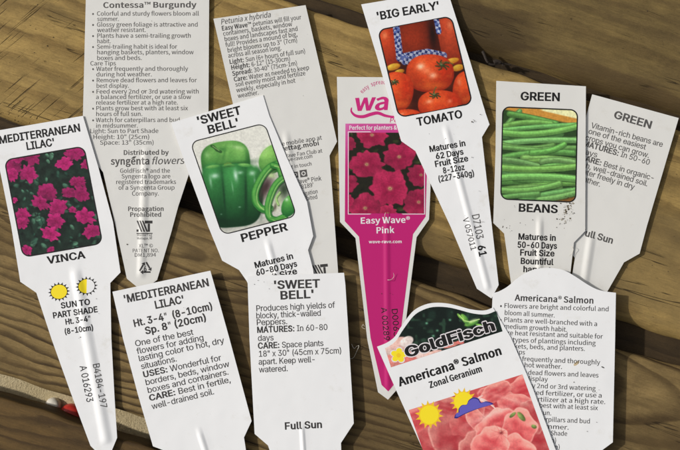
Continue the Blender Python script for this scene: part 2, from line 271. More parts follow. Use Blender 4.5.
# ------------------------------------------------------------------ lettering: glyph outlines, hundredths of the cap height
# character code: (advance, (closed loops of x, y, x, y ...)); H, HB a grotesque and its bold, S, SB a humanist sans and its bold
OUTLINES = {
    'H': {
33:(35,((26,31,27,101,11,101,12,31),(21,-2,28,3,29,10,25,16,17,18,11,13,9,6,14,0),)),34:(59,((27,62,28,101,12,101,14,62),(49,62,51,101,35,101,37,62),)),38:(84,((42,-2,54,1,61,4,74,18,80,31,82,45,67,45,66,33,62,24,56,17,49,12,35,10,29,12,24,16,20,26,23,34,28,40,58,63,65,75,64,85,60,93,50,100,39,102,26,99,17,90,13,78,16,67,23,57,71,-1,88,-1,30,72,28,78,30,84,34,88,40,90,44,89,49,85,50,80,49,74,46,70,11,42,7,35,5,26,8,15,12,9,18,4,29,-1),)),
39:(37,((27,62,28,101,12,101,14,62),)),40:(50,((16,33,19,18,23,3,34,-20,48,-20,35,13,31,41,36,73,41,90,49,107,34,107,29,97,18,64),)),41:(50,((20,-20,28,-5,35,18,37,33,37,52,33,76,23,102,20,107,5,107,13,90,18,73,23,41,19,14,5,-20),)),
43:(85,((52,6,52,72,37,72,37,6),(78,33,78,45,11,45,11,33),)),44:(33,((18,-24,29,15,12,15,6,-24),)),45:(85,((21,49,21,36,68,36,68,49),)),46:(33,((21,-2,27,3,29,10,25,16,17,18,10,14,9,6,13,0),)),
47:(45,((34,106,1,-16,15,-16,48,106),)),48:(85,((50,-2,64,4,74,17,80,35,81,58,77,78,68,92,55,101,39,102,25,96,15,83,9,65,8,42,12,22,21,8,34,-1),(41,11,33,15,27,24,24,38,23,56,24,67,29,79,36,87,45,89,54,87,58,82,62,76,66,62,66,44,64,28,58,18,51,12),)),
49:(85,((78,-1,78,12,14,12,14,-1),(39,101,16,84,16,69,42,87,40,87,40,-1,56,-1,56,101),)),50:(85,((78,-1,78,12,31,12,69,53,74,62,76,73,75,81,72,88,61,98,44,102,35,101,27,98,21,94,16,87,13,80,11,70,26,70,28,79,31,85,37,88,44,89,51,88,58,84,61,78,61,69,54,56,11,10,11,-1),)),
51:(85,((48,-2,57,0,65,4,74,13,77,20,79,28,78,37,72,47,65,53,57,57,40,58,41,54,75,90,75,101,12,101,12,88,55,88,29,59,29,48,47,47,58,42,62,36,63,28,63,23,59,17,51,12,38,11,27,16,24,21,23,27,7,27,10,14,18,5,34,-1),)),
52:(85,((83,20,83,33,23,32,63,101,48,101,6,31,6,20),(69,-1,69,63,54,63,54,-1),)),53:(85,((48,-2,61,2,71,11,77,23,78,39,71,54,58,64,42,66,34,65,26,60,28,60,31,88,73,88,73,101,18,101,12,49,26,47,38,53,51,52,55,49,60,43,63,29,59,19,54,13,49,11,41,11,33,14,27,20,25,26,10,26,12,18,18,8,27,1,39,-2),)),
54:(85,((49,-2,62,2,68,7,74,14,78,26,76,44,72,51,66,56,59,60,51,62,42,62,36,60,26,51,30,51,66,101,49,101,19,56,14,47,11,36,13,18,21,7,27,2,35,-1),(42,11,35,13,30,18,27,25,26,34,28,42,33,47,39,51,47,51,54,49,59,44,62,37,63,28,61,20,56,14,50,11),)),
55:(85,((33,-1,78,88,78,101,11,101,11,88,62,88,17,-1),)),56:(85,((50,-2,67,3,76,12,79,19,80,30,77,39,70,48,60,52,69,57,74,63,76,71,76,79,72,89,64,97,53,101,40,102,25,97,15,86,12,75,15,63,20,57,29,52,21,50,13,41,9,33,9,23,13,12,22,3,35,-1),(41,11,33,13,28,17,24,25,25,32,28,39,36,44,44,45,53,44,59,40,63,35,64,23,61,17,55,13),(42,58,36,60,31,64,28,69,28,78,31,84,35,88,42,89,49,89,55,87,59,82,61,76,61,69,58,64,53,60),)),
57:(85,((40,102,27,98,21,93,15,86,11,74,11,65,13,56,17,49,23,44,30,40,38,38,47,38,53,40,63,49,59,49,23,-1,40,-1,70,44,75,53,78,64,75,82,68,93,62,98,54,101),(47,89,54,87,59,82,62,75,63,66,61,58,56,53,50,49,42,49,35,51,30,56,27,63,26,72,28,80,33,86,39,89),)),
58:(33,((21,-2,27,3,29,10,25,16,17,18,10,14,9,6,13,0),(21,53,27,57,29,64,25,70,17,72,10,68,9,60,13,54),)),59:(33,((18,-24,29,15,12,15,6,-24),(22,53,29,57,31,64,26,70,18,72,12,68,10,60,15,54),)),
65:(90,((18,-1,50,95,44,95,77,-1,93,-1,55,101,39,101,1,-1),(74,27,74,40,20,40,20,27),)),66:(86,((48,-1,59,0,68,3,75,7,81,16,84,27,80,40,72,49,63,52,73,57,78,65,80,73,78,84,74,90,69,95,57,100,10,101,10,-1),(26,45,52,44,61,41,68,31,68,24,66,19,61,14,53,12,26,12),(26,88,52,88,58,86,62,81,64,76,64,71,62,65,58,60,52,57,26,57),)),
67:(96,((56,-2,71,1,83,9,91,21,95,32,79,32,73,19,62,13,48,12,37,16,28,25,23,38,23,62,28,75,34,82,40,86,48,88,57,88,66,86,71,82,77,75,79,68,95,68,89,83,77,95,64,101,46,102,29,96,16,83,8,65,7,42,12,22,24,8,40,-1),)),
68:(95,((51,0,70,5,79,13,86,23,92,43,92,58,89,71,79,87,64,97,52,100,17,101,17,88,49,88,58,85,69,78,75,66,77,56,76,39,71,26,65,19,58,15,48,12,17,12,17,-1),(10,101,10,-1,26,-1,26,101),)),
69:(78,((75,-1,75,12,26,12,26,44,71,44,71,57,26,57,26,88,75,88,75,101,10,101,10,-1),)),70:(77,((26,-1,26,43,69,43,69,56,26,56,26,88,74,88,74,101,10,101,10,-1),)),71:(98,((59,-2,75,3,87,13,94,28,95,51,54,51,54,38,86,39,80,41,77,25,67,15,57,11,44,12,37,16,31,21,24,33,22,44,22,56,26,71,31,79,37,84,44,88,55,89,62,87,69,83,75,77,79,68,95,68,89,82,77,95,64,101,46,102,29,96,16,83,8,65,7,42,12,22,24,8,40,-1),)),
72:(98,((26,-1,26,45,76,45,76,-1,91,-1,91,101,76,101,76,58,26,58,26,101,10,101,10,-1),)),73:(55,((54,-1,54,12,37,12,37,88,54,88,54,101,5,101,5,88,22,88,22,12,5,12,5,-1),)),
74:(74,((43,-2,54,2,59,6,63,10,67,22,68,101,52,101,52,29,51,21,48,15,40,11,30,12,25,15,22,21,21,35,5,35,7,16,14,6,24,0),)),75:(88,((45,53,90,101,71,101,33,60,19,43,20,27),(26,-1,26,101,10,101,10,-1),(90,-1,45,62,35,51,72,-1),)),
76:(73,((72,-1,72,12,26,12,26,101,10,101,10,-1),)),77:(120,((25,-1,25,91,20,91,55,-1,68,-1,103,91,98,91,98,-1,113,-1,113,101,93,101,58,9,65,9,56,37,31,101,10,101,10,-1),)),
78:(99,((26,-1,25,90,19,90,75,-1,92,-1,92,101,77,101,78,10,83,10,77,21,28,101,10,101,10,-1),)),79:(101,((59,-2,76,4,89,17,97,35,98,58,92,78,81,92,65,101,46,102,29,96,16,83,8,65,7,42,12,22,24,8,40,-1),(48,12,37,16,28,25,23,38,22,56,26,71,34,82,44,88,57,88,68,84,77,75,82,62,83,44,79,29,71,18,61,12),)),
80:(83,((26,-1,26,88,49,88,58,85,64,79,66,66,63,56,55,50,46,48,20,48,20,36,52,36,62,38,73,45,80,56,82,68,80,81,73,91,62,98,46,101,10,101,10,-1),)),81:(101,((64,8,78,-10,94,-10,62,32,46,32),(59,-2,76,4,89,17,97,35,98,58,92,78,81,92,65,101,46,102,29,96,16,83,8,65,7,42,12,22,24,8,40,-1),(48,12,37,16,28,25,23,38,22,56,26,71,34,82,44,88,57,88,68,84,77,75,82,62,83,44,79,29,71,18,61,12),)),
82:(84,((26,-1,26,88,49,88,58,86,62,83,65,77,66,64,62,56,56,52,18,51,18,38,52,38,62,40,73,47,80,57,82,69,80,82,73,92,62,99,46,101,10,101,10,-1),(86,-1,60,46,43,46,69,-1),)),
83:(84,((50,-2,64,1,75,9,81,19,81,34,77,42,69,49,34,61,28,65,24,72,25,80,33,87,48,89,56,87,61,83,65,73,80,73,77,85,70,94,54,101,40,102,23,97,14,89,9,77,11,64,16,56,24,50,61,37,66,30,65,21,56,13,41,11,33,12,27,16,23,22,22,28,6,28,9,15,17,5,25,1,34,-2),)),
84:(84,((36,88,36,-1,52,-1,52,88,83,88,83,101,5,101,5,88),)),85:(98,((57,-2,67,0,76,5,86,15,90,24,91,34,91,101,76,101,76,35,74,25,69,18,64,14,51,11,37,14,33,18,28,25,26,35,26,101,10,101,10,34,13,20,22,8,30,2,40,-1),)),
86:(90,((56,-1,93,101,77,101,44,5,51,5,18,101,1,101,39,-1),)),87:(131,((46,-1,64,63,70,94,64,94,71,63,88,-1,105,-1,133,101,118,101,94,7,99,7,76,101,59,101,35,7,40,7,17,101,1,101,29,-1),)),
88:(89,((19,-1,50,46,43,46,74,-1,92,-1,50,57,50,46,90,101,73,101,43,57,50,57,21,101,3,101,43,45,43,57,1,-1),)),89:(89,((54,-1,54,41,92,101,74,101,54,68,42,44,51,44,39,68,19,101,1,101,39,41,39,-1),)),
90:(82,((80,-1,80,12,16,11,19,5,34,25,79,90,79,101,7,101,7,88,70,89,67,95,53,76,7,9,7,-1),)),97:(73,((35,-2,47,2,51,4,54,9,53,9,53,-1,68,-1,68,49,66,60,63,66,57,72,50,75,38,76,26,75,17,71,10,64,6,57,20,53,27,61,38,64,47,63,51,58,53,50,52,47,17,40,9,34,5,27,5,14,10,6,21,-1),(31,10,25,12,20,16,20,23,21,27,27,30,53,36,53,25,49,17,42,11),)),
98:(80,((50,-2,62,2,69,8,74,16,77,26,78,37,77,48,74,58,69,66,62,72,50,76,42,76,33,74,27,70,23,64,24,64,24,101,9,101,9,-1,23,-1,23,11,26,6,33,0,42,-2),(40,10,33,13,27,20,24,30,24,41,26,51,30,59,37,63,46,64,54,61,60,54,63,45,63,33,61,23,56,15,49,11),)),
99:(74,((44,-2,54,0,63,5,70,13,73,21,59,24,52,14,47,11,41,10,32,12,25,18,21,30,21,44,24,53,32,62,41,64,52,60,59,50,73,54,68,64,59,72,49,76,36,76,22,71,12,62,6,48,6,31,10,16,18,5,31,-1),)),
100:(80,((42,-2,54,3,60,11,60,-1,74,-1,74,101,60,101,60,64,61,64,56,70,50,74,42,76,34,76,25,74,18,69,12,62,8,53,6,43,6,31,8,21,12,12,18,5,25,0,34,-2),(37,10,29,14,24,20,21,30,20,41,23,51,27,59,34,63,43,64,51,61,56,54,59,45,60,33,58,23,53,15,46,11),)),
101:(75,((46,-2,56,0,65,5,71,12,74,18,59,22,55,15,48,11,39,10,30,13,24,19,21,27,20,44,23,53,27,59,32,62,43,64,51,61,56,55,60,38,68,44,13,44,13,32,74,32,74,48,70,59,61,70,50,75,35,76,22,71,12,62,6,48,6,31,10,16,18,5,31,-1),)),
102:(46,((0,75,0,63,46,63,46,75),(29,-1,29,85,31,90,34,92,46,91,49,103,44,104,34,105,24,101,18,96,15,88,14,-1),)),103:(80,((45,-30,58,-27,65,-24,70,-18,73,-11,75,75,60,75,61,64,56,70,48,75,39,76,29,75,21,72,15,66,8,53,6,43,6,27,10,17,18,7,29,1,42,0,52,3,61,13,60,13,58,-9,52,-16,45,-18,33,-17,26,-14,20,-7,8,-13,15,-22,23,-27,33,-30),(37,13,29,16,24,22,21,31,20,42,23,51,27,59,34,63,43,64,51,61,56,54,59,45,60,34,58,24,53,17,46,13),)),
104:(77,((24,48,27,57,34,63,45,64,53,59,57,50,57,-1,72,-1,71,52,70,60,64,69,52,76,36,75,26,69,18,56,24,56,24,101,9,101,9,-1,24,-1),)),105:(29,((24,-1,24,75,9,75,9,-1),(18,86,26,92,26,98,20,103,13,103,7,98,7,93,11,88),)),
106:(29,((9,-6,6,-15,-3,-16,-3,-29,8,-28,13,-26,20,-21,23,-12,24,75,9,75),(18,86,25,92,25,98,20,103,13,103,7,98,7,93,11,88),)),107:(71,((35,38,73,75,55,75,23,42,20,42,21,26),(24,-1,24,101,9,101,9,-1),(75,-1,38,46,27,37,57,-1),)),
108:(33,((32,-1,37,0,34,12,26,11,24,17,24,101,9,101,9,13,11,6,16,1,23,-1),)),109:(116,((24,-1,24,50,28,60,33,63,39,64,45,63,50,59,52,51,52,-1,67,-1,68,53,73,61,82,64,92,61,96,53,96,-1,111,-1,111,54,106,68,95,75,80,76,67,70,62,63,60,57,65,57,62,66,57,72,51,75,41,77,33,75,27,70,19,57,23,57,23,75,9,75,9,-1),)),
110:(77,((24,48,27,57,34,63,45,64,53,59,57,50,57,-1,72,-1,72,47,70,60,62,71,56,75,45,76,33,74,26,69,18,56,23,56,23,75,9,75,9,-1,24,-1),)),111:(78,((46,-2,59,3,69,12,75,26,76,43,72,58,63,69,51,75,36,76,22,71,12,62,6,48,6,31,10,16,18,5,31,-1),(37,10,29,14,24,20,21,30,21,44,24,53,29,60,34,63,44,64,52,60,58,53,61,44,61,30,58,20,52,14,47,11),)),
112:(80,((24,-29,24,11,23,11,27,4,33,0,42,-2,50,-2,58,0,66,5,72,12,76,21,78,31,78,43,74,58,66,69,54,75,45,76,36,75,27,70,23,64,23,75,9,75,9,-29),(40,10,33,13,27,20,24,30,24,41,26,51,30,59,37,63,46,64,54,61,60,54,63,45,63,33,61,23,56,15,49,11),)),
113:(80,((74,75,60,75,61,64,56,70,48,75,38,76,25,74,18,69,12,62,8,53,6,43,6,31,8,21,12,12,21,2,34,-2,45,-2,54,3,61,11,60,11,60,-29,74,-29),(37,10,29,14,24,20,21,30,20,41,23,51,27,59,34,63,43,64,51,61,56,54,59,45,60,33,58,23,53,15,46,11),)),
114:(47,((24,-1,24,47,25,53,29,59,34,62,49,62,49,76,38,76,32,74,24,69,22,64,23,64,23,75,9,75,9,-1),)),115:(68,((40,-2,52,1,60,6,66,14,66,25,64,31,58,37,25,48,23,53,24,58,29,63,37,65,45,63,52,54,66,56,60,67,53,73,44,76,33,76,22,74,12,66,8,57,9,46,13,40,20,36,48,27,51,22,50,16,42,11,33,10,23,14,19,22,5,19,9,9,16,3,28,-2),)),
116:(41,((0,75,0,63,41,63,41,75),(11,18,15,6,20,1,28,-1,44,0,41,11,30,11,27,15,26,93,11,93),)),117:(77,((40,-2,48,1,55,5,62,19,57,19,57,-1,72,-1,72,75,57,75,56,24,50,14,39,11,30,13,25,21,24,75,9,75,9,27,11,15,14,8,22,1,32,-2),)),
118:(73,((45,-1,75,75,59,75,34,3,42,3,18,75,1,75,31,-1),)),119:(108,((40,-1,59,67,53,67,71,-1,85,-1,109,75,93,75,75,7,81,7,63,75,48,75,31,7,36,7,18,75,3,75,26,-1),)),120:(71,((19,-1,43,37,32,37,56,-1,73,-1,41,43,41,32,71,75,55,75,32,40,43,40,20,75,3,75,34,33,34,44,2,-1),)),
121:(73,((12,-29,21,-29,28,-27,34,-23,39,-17,75,75,59,75,34,3,42,3,18,75,1,75,30,0,24,-15,19,-17,11,-16,8,-28),)),122:(71,((68,-1,68,12,26,12,67,65,67,75,8,75,8,63,49,63,7,9,7,-1),)),
169:(121,((33,46,37,35,44,26,55,21,67,20,76,23,84,29,89,37,91,45,77,45,75,40,70,35,63,33,57,34,50,40,47,46,47,54,50,60,57,66,66,67,74,62,78,55,92,55,89,66,82,73,70,79,59,80,48,76,39,68,34,58),(68,-2,78,0,88,4,103,17,113,34,115,55,113,66,109,75,96,90,78,100,57,102,47,100,37,96,22,83,12,66,10,45,12,34,16,25,29,10,47,0),(59,11,44,16,33,25,26,38,24,54,29,69,38,80,51,87,67,89,81,84,92,75,99,62,101,46,96,31,87,20,74,13),)),
174:(87,((50,23,65,27,77,37,84,51,86,66,81,81,71,93,58,100,41,102,26,97,14,88,7,74,5,58,10,43,20,32,34,24),(42,34,31,37,23,45,18,55,18,66,21,77,28,85,38,90,49,91,60,87,68,80,73,70,73,58,70,48,63,40,53,34),(65,44,55,62,43,62,53,44),(41,44,41,73,50,72,51,66,48,64,35,63,35,56,51,56,57,58,62,65,62,73,55,80,30,81,30,44),)),
8226:(72,((41,18,50,20,56,26,60,34,61,43,58,51,52,57,44,61,35,62,27,59,20,53,16,46,16,37,18,28,24,22,32,18),)),8482:(80,((61,63,78,101,69,101,59,75,49,101,39,101,56,63),(48,63,48,101,38,101,38,63),(79,63,79,101,69,101,69,63),(24,63,24,98,15,98,15,63),(35,94,35,101,4,101,4,94),)),
},
    'HB': {
33:(42,((31,28,32,104,6,104,7,28),(22,-4,28,-2,33,3,33,13,25,20,14,20,5,13,5,6,11,-2),)),34:(66,((31,59,33,104,8,104,10,59),(54,59,55,104,30,104,32,59),)),38:(91,((43,-5,63,2,78,16,85,31,86,48,63,48,60,31,53,19,40,13,34,13,28,17,25,26,28,34,62,61,67,70,69,77,67,89,61,97,51,103,35,104,20,99,11,89,9,75,13,63,69,-4,95,-3,34,73,34,83,40,87,45,84,45,76,8,44,3,36,1,26,3,14,11,4,23,-3),)),
39:(44,((31,59,33,104,8,104,10,59),)),40:(57,((12,33,19,2,31,-22,55,-22,41,9,36,41,42,77,49,99,56,110,31,110,27,103,15,70,12,52),)),41:(57,((23,-22,32,-6,40,17,42,41,40,64,31,93,22,110,-2,110,4,99,12,77,18,41,13,10,5,-11,-2,-22),)),
43:(92,((56,3,56,75,33,75,33,3),(83,30,83,48,6,48,6,30),)),44:(40,((21,-27,35,18,8,18,0,-27),)),45:(92,((16,52,16,33,72,33,72,52),)),46:(40,((22,-4,27,-2,33,3,33,13,24,20,13,20,5,13,4,6,10,-2),)),
47:(52,((30,108,-5,-19,19,-19,54,108),)),48:(92,((51,-5,67,2,79,15,85,34,85,65,79,85,67,98,57,103,38,105,22,98,11,85,5,65,4,34,10,15,22,2,32,-3),(42,14,36,17,31,25,28,39,28,56,33,78,38,85,45,87,51,85,58,75,61,61,61,44,59,29,55,19,49,14),)),
49:(92,((83,-4,83,14,9,14,9,-4),(37,104,11,86,12,65,43,85,36,85,36,-4,60,-4,60,104),)),50:(92,((83,-4,83,15,36,15,36,10,71,49,77,58,81,73,78,86,70,96,59,103,39,105,25,101,12,89,8,80,7,68,31,68,34,83,44,87,50,86,55,82,57,69,51,58,7,11,7,-4),)),
51:(92,((48,-5,63,-1,75,7,82,19,83,33,78,46,68,55,53,60,36,60,39,50,79,89,79,104,8,104,8,85,51,85,51,89,25,60,25,45,43,45,53,41,59,31,56,19,50,14,38,14,31,18,27,30,2,30,6,13,16,3,33,-4),)),
52:(92,((87,17,87,36,27,36,27,32,71,104,45,104,2,32,2,17),(73,-4,73,66,49,66,49,-4),)),53:(92,((49,-5,64,0,72,6,78,13,83,27,80,47,70,61,57,68,39,69,25,63,33,63,35,85,78,85,78,104,13,104,7,46,27,45,37,50,47,50,53,47,56,42,58,29,55,20,48,14,42,14,35,16,31,21,29,29,5,29,7,17,14,7,25,-1,39,-5),)),
54:(92,((50,-5,64,0,78,12,81,21,82,31,78,49,65,61,46,65,30,61,19,48,33,48,73,103,46,104,18,63,7,40,8,22,11,13,17,5,29,-2),(42,13,33,20,31,34,36,45,41,48,47,48,55,42,58,28,53,17,48,14),)),
55:(92,((36,-4,83,87,83,104,6,104,6,85,58,85,58,89,9,-4),)),56:(92,((50,-5,60,-3,73,4,79,10,83,18,85,30,82,40,73,50,64,55,65,55,65,50,76,58,80,66,81,79,76,90,67,99,54,104,40,105,22,99,11,87,8,75,11,62,16,55,24,50,24,55,25,55,16,50,9,43,5,33,5,22,10,10,20,1,34,-4),(42,13,31,19,29,25,29,31,36,41,49,42,58,35,60,23,54,15),(43,61,34,65,32,78,38,85,48,86,55,81,56,70,51,62),)),
57:(92,((39,105,25,100,11,88,8,79,6,69,11,51,24,39,43,35,59,39,70,52,56,52,16,-3,43,-4,71,37,82,60,81,78,78,87,72,95,60,102),(47,87,55,80,58,66,53,55,48,52,42,52,33,58,31,72,36,83,41,86),)),
58:(40,((22,-4,27,-2,33,3,33,13,24,20,13,20,5,13,4,6,10,-2),(22,50,27,52,33,57,33,67,24,74,13,74,5,67,4,60,10,52),)),59:(40,((21,-27,35,18,8,18,0,-27),(23,50,29,52,34,57,34,67,26,74,15,74,6,67,6,60,12,52),)),
65:(97,((21,-4,56,98,38,98,73,-4,100,-4,58,104,35,104,-5,-4),(79,24,79,43,16,43,16,24),)),66:(93,((49,-4,70,0,81,8,86,15,88,27,86,38,77,49,65,55,68,55,68,50,81,61,84,74,82,85,71,97,58,103,6,104,6,-4),(30,42,51,42,59,39,64,29,61,18,53,15,30,15),(30,85,51,85,56,83,60,76,58,65,51,60,30,60),)),
67:(103,((57,-5,73,-1,86,7,95,19,100,35,76,35,70,23,64,17,53,14,42,16,32,26,27,39,27,56,32,74,42,84,57,86,64,83,69,79,76,65,100,65,93,84,83,95,65,104,45,105,26,98,12,85,3,65,2,42,8,21,21,6,39,-3),)),
68:(102,((51,-3,72,3,83,11,91,22,96,42,96,58,93,72,83,89,66,100,52,103,12,104,12,85,53,84,63,79,69,69,72,56,72,40,69,31,62,21,56,17,47,15,13,15,13,-4),(6,104,6,-4,30,-4,30,104),)),
69:(85,((80,-4,80,15,30,15,30,41,76,41,76,60,30,60,30,85,79,85,79,104,6,104,6,-4),)),70:(84,((30,-4,30,40,74,40,74,58,30,58,30,85,79,85,79,104,6,104,6,-4),)),71:(105,((59,-5,71,-2,82,4,94,16,100,33,100,54,50,54,50,36,87,39,76,44,74,29,67,19,56,14,46,15,34,23,27,39,27,56,32,74,42,84,56,86,68,80,76,65,101,65,93,84,83,95,65,104,45,105,26,98,12,85,3,65,2,42,8,21,21,6,39,-3),)),
72:(105,((30,-4,30,42,71,42,71,-4,96,-4,96,104,71,104,71,60,30,60,30,104,6,104,6,-4),)),73:(62,((59,-4,59,15,42,15,42,85,59,85,59,104,0,104,0,85,17,85,17,15,0,15,0,-4),)),
74:(81,((44,-4,62,4,66,9,72,21,72,104,47,104,47,29,47,22,43,16,34,14,28,17,25,25,25,38,1,38,3,15,11,4,22,-3),)),75:(95,((47,51,97,102,69,104,15,44,17,24),(30,-4,30,104,6,104,6,-4),(98,-3,45,67,29,51,70,-4),)),
76:(80,((77,-4,77,15,30,15,30,104,6,104,6,-4),)),77:(126,((30,-4,29,93,14,93,52,-4,71,-4,109,93,94,93,93,-4,118,-4,118,104,90,104,52,6,71,6,34,104,6,104,6,-4),)),78:(106,((31,-4,29,93,12,92,73,-4,97,-4,97,104,72,104,74,6,90,8,30,104,6,104,6,-4),)),
79:(108,((60,-5,79,2,93,15,101,34,103,58,97,79,84,94,66,103,45,105,26,98,12,85,3,65,2,42,8,21,21,6,39,-3),(49,14,39,18,32,26,27,39,27,56,30,70,37,80,46,85,56,86,65,82,73,74,78,61,78,44,75,30,68,20,59,15),)),
80:(90,((30,-4,30,85,49,85,57,82,61,73,61,61,57,55,52,52,15,51,15,33,52,33,63,36,73,40,79,47,84,55,86,64,85,78,82,86,76,93,63,101,46,104,6,104,6,-4),)),81:(108,((60,7,76,-13,102,-12,64,35,39,34),(60,-5,79,2,93,15,101,34,103,58,97,79,84,94,66,103,45,105,26,98,12,85,3,65,2,42,8,21,21,6,39,-3),(49,14,39,18,32,26,27,39,27,56,30,70,37,80,46,85,56,86,65,82,73,74,78,61,78,44,75,30,68,20,59,15),)),
82:(91,((30,-4,30,85,49,85,57,82,61,74,61,63,57,57,52,54,13,54,13,35,52,36,72,42,79,48,84,56,86,64,85,79,82,87,76,94,63,101,47,104,6,104,6,-4),(94,-4,63,49,35,49,66,-4),)),
83:(91,((50,-5,66,-1,78,7,85,18,85,34,81,43,72,51,33,66,29,70,29,79,35,85,48,86,58,81,61,71,85,71,81,87,73,96,60,103,39,105,25,101,13,93,6,82,5,68,9,58,17,51,59,35,62,29,61,22,58,17,52,14,39,14,29,20,26,30,1,30,5,14,14,3,27,-3),)),
84:(91,((32,85,32,-4,56,-4,56,85,88,85,88,104,0,104,0,85),)),85:(105,((57,-5,69,-2,79,3,90,14,94,23,96,104,71,104,71,29,64,18,51,14,38,18,31,29,30,104,6,104,6,34,9,18,15,10,27,0,38,-4),)),
86:(97,((59,-4,100,104,73,104,38,2,57,2,21,104,-5,104,36,-4),)),87:(138,((50,-4,76,97,59,97,85,-4,109,-4,139,104,114,104,89,4,105,4,79,104,56,104,30,4,46,4,21,104,-5,104,26,-4),)),
88:(96,((21,-4,58,49,35,49,72,-4,99,-3,49,60,49,43,98,103,70,104,36,54,58,54,24,104,-4,103,45,42,45,60,-6,-3),)),89:(96,((59,-4,59,40,100,103,72,104,35,42,58,42,21,104,-7,103,34,40,34,-4),)),
90:(89,((85,-4,85,15,9,14,17,0,31,14,84,90,84,104,2,104,2,85,77,86,69,100,55,87,2,10,2,-4),)),97:(80,((35,-5,45,-3,54,2,57,7,48,7,48,-4,72,-4,72,49,70,61,67,67,59,74,51,77,38,79,24,77,15,73,6,65,0,55,23,49,28,58,33,61,42,61,47,58,49,49,23,45,12,41,3,34,0,25,2,10,9,1,20,-4),(32,13,25,16,24,22,26,27,53,32,48,32,47,22,43,16),)),
98:(86,((50,-5,65,0,73,7,78,15,83,37,78,59,72,68,65,74,50,79,31,76,24,72,20,66,28,66,28,104,4,104,4,-4,28,-4,28,8,20,8,29,-1,38,-5),(41,13,35,16,31,21,28,41,34,57,43,61,50,60,54,55,58,44,58,34,53,17,48,14),)),
99:(81,((44,-5,56,-3,66,3,74,11,79,23,56,27,50,16,46,14,34,14,28,22,25,33,25,44,29,54,34,59,41,61,49,58,56,47,79,52,72,65,63,73,50,78,35,79,20,74,8,63,2,49,1,31,6,15,15,3,30,-4),)),
100:(86,((42,-5,52,-2,61,4,63,8,55,8,55,-4,79,-4,79,104,55,104,55,66,63,66,59,72,49,78,38,79,28,78,15,71,8,64,3,54,1,31,3,20,8,11,15,3,23,-2),(38,13,32,16,28,22,25,41,31,57,36,60,43,61,48,58,52,53,55,33,50,17,45,14),)),
101:(82,((46,-5,58,-2,67,3,75,11,80,20,56,25,52,17,48,14,39,13,33,15,27,22,25,31,25,44,28,54,36,61,43,61,48,59,54,49,56,33,73,45,9,47,9,30,79,30,78,48,74,60,64,72,51,78,35,79,19,74,8,63,2,48,1,31,6,15,15,3,30,-4),)),
102:(53,((-5,78,-5,61,51,61,51,78),(34,-4,34,86,37,89,49,88,55,105,37,108,27,106,18,102,12,95,10,85,10,-4),)),103:(87,((46,-33,59,-30,67,-26,74,-20,78,-12,79,78,56,78,56,66,64,66,59,72,49,78,38,79,28,78,15,71,8,64,3,54,1,44,2,26,5,16,15,5,28,-1,42,-3,55,1,63,10,55,10,54,-8,47,-15,33,-14,21,-3,2,-12,12,-24,21,-30,32,-33),(38,15,32,18,28,23,25,41,31,57,36,60,43,61,48,58,52,53,55,34,50,19,45,16),)),
104:(84,((28,47,30,54,34,59,41,61,48,59,52,50,52,-4,76,-4,76,52,74,61,67,71,53,78,35,78,23,71,11,53,28,53,28,104,4,104,4,-4,28,-4),)),105:(36,((28,-4,28,78,4,78,4,-4),(19,84,24,85,30,90,30,99,22,106,9,105,3,99,3,90,9,85),)),
106:(36,((4,-6,3,-13,-8,-13,-8,-32,5,-31,16,-29,24,-22,28,-13,28,78,4,78),(19,84,24,85,30,90,30,99,22,106,9,105,3,99,3,90,9,85),)),107:(78,((37,36,79,77,53,78,21,45,16,45,18,22),(28,-4,28,104,4,104,4,-4),(83,-3,38,50,21,37,55,-4),)),
108:(40,((33,-4,43,-2,38,15,28,14,28,104,4,104,6,8,14,-1,22,-4),)),109:(123,((28,-4,28,49,32,58,36,61,41,61,47,55,48,-4,72,-4,72,52,75,59,82,61,89,59,91,53,91,-4,115,-4,115,55,109,69,104,74,93,79,76,78,62,70,53,54,71,54,66,67,61,74,53,78,37,79,29,76,21,70,13,54,28,54,28,78,4,78,4,-4),)),
110:(84,((28,47,30,54,34,59,41,61,48,59,52,50,52,-4,76,-4,76,47,74,61,64,74,57,77,45,79,31,76,19,67,11,53,28,53,28,78,4,78,4,-4,28,-4),)),111:(85,((46,-5,62,0,73,11,80,25,81,43,76,59,66,71,52,78,35,79,20,74,8,63,2,49,1,31,6,15,15,3,30,-4),(38,13,32,16,28,22,25,40,31,56,36,60,43,61,49,58,54,52,57,33,51,18,46,14),)),
112:(86,((28,-32,28,8,20,8,24,2,34,-4,45,-5,56,-4,65,0,73,7,78,15,82,25,82,43,78,59,69,71,55,78,45,79,34,78,24,72,20,66,28,66,28,78,4,78,4,-32),(41,13,35,16,31,21,28,41,34,57,43,61,50,60,54,55,58,44,58,34,53,17,48,14),)),
113:(86,((79,78,55,78,55,66,63,66,57,74,46,79,33,79,23,76,11,68,5,59,2,49,1,31,3,20,11,7,19,0,33,-5,46,-5,57,0,63,8,55,8,55,-32,79,-32),(38,13,32,16,28,22,25,41,31,57,36,60,43,61,48,58,52,53,55,33,50,17,45,14),)),
114:(54,((28,-4,29,52,33,58,37,60,54,59,54,79,38,79,30,77,19,68,28,67,28,78,4,78,4,-4),)),115:(75,((41,-5,53,-2,64,4,70,14,71,25,67,33,61,39,29,50,27,53,28,58,34,62,41,61,49,50,71,54,65,66,58,73,45,79,32,79,20,76,10,70,4,61,4,49,7,42,14,36,45,25,46,16,41,13,31,13,27,16,23,25,0,21,5,8,13,1,24,-4),)),
116:(48,((-5,78,-5,61,46,61,46,78),(7,18,11,5,18,-1,33,-4,49,-2,44,15,31,14,31,96,7,96),)),117:(84,((41,-4,50,-2,58,3,69,22,53,22,53,-4,76,-4,76,78,52,78,52,25,47,16,39,13,33,16,29,25,28,78,4,78,4,27,6,14,10,7,20,-1,32,-4),)),
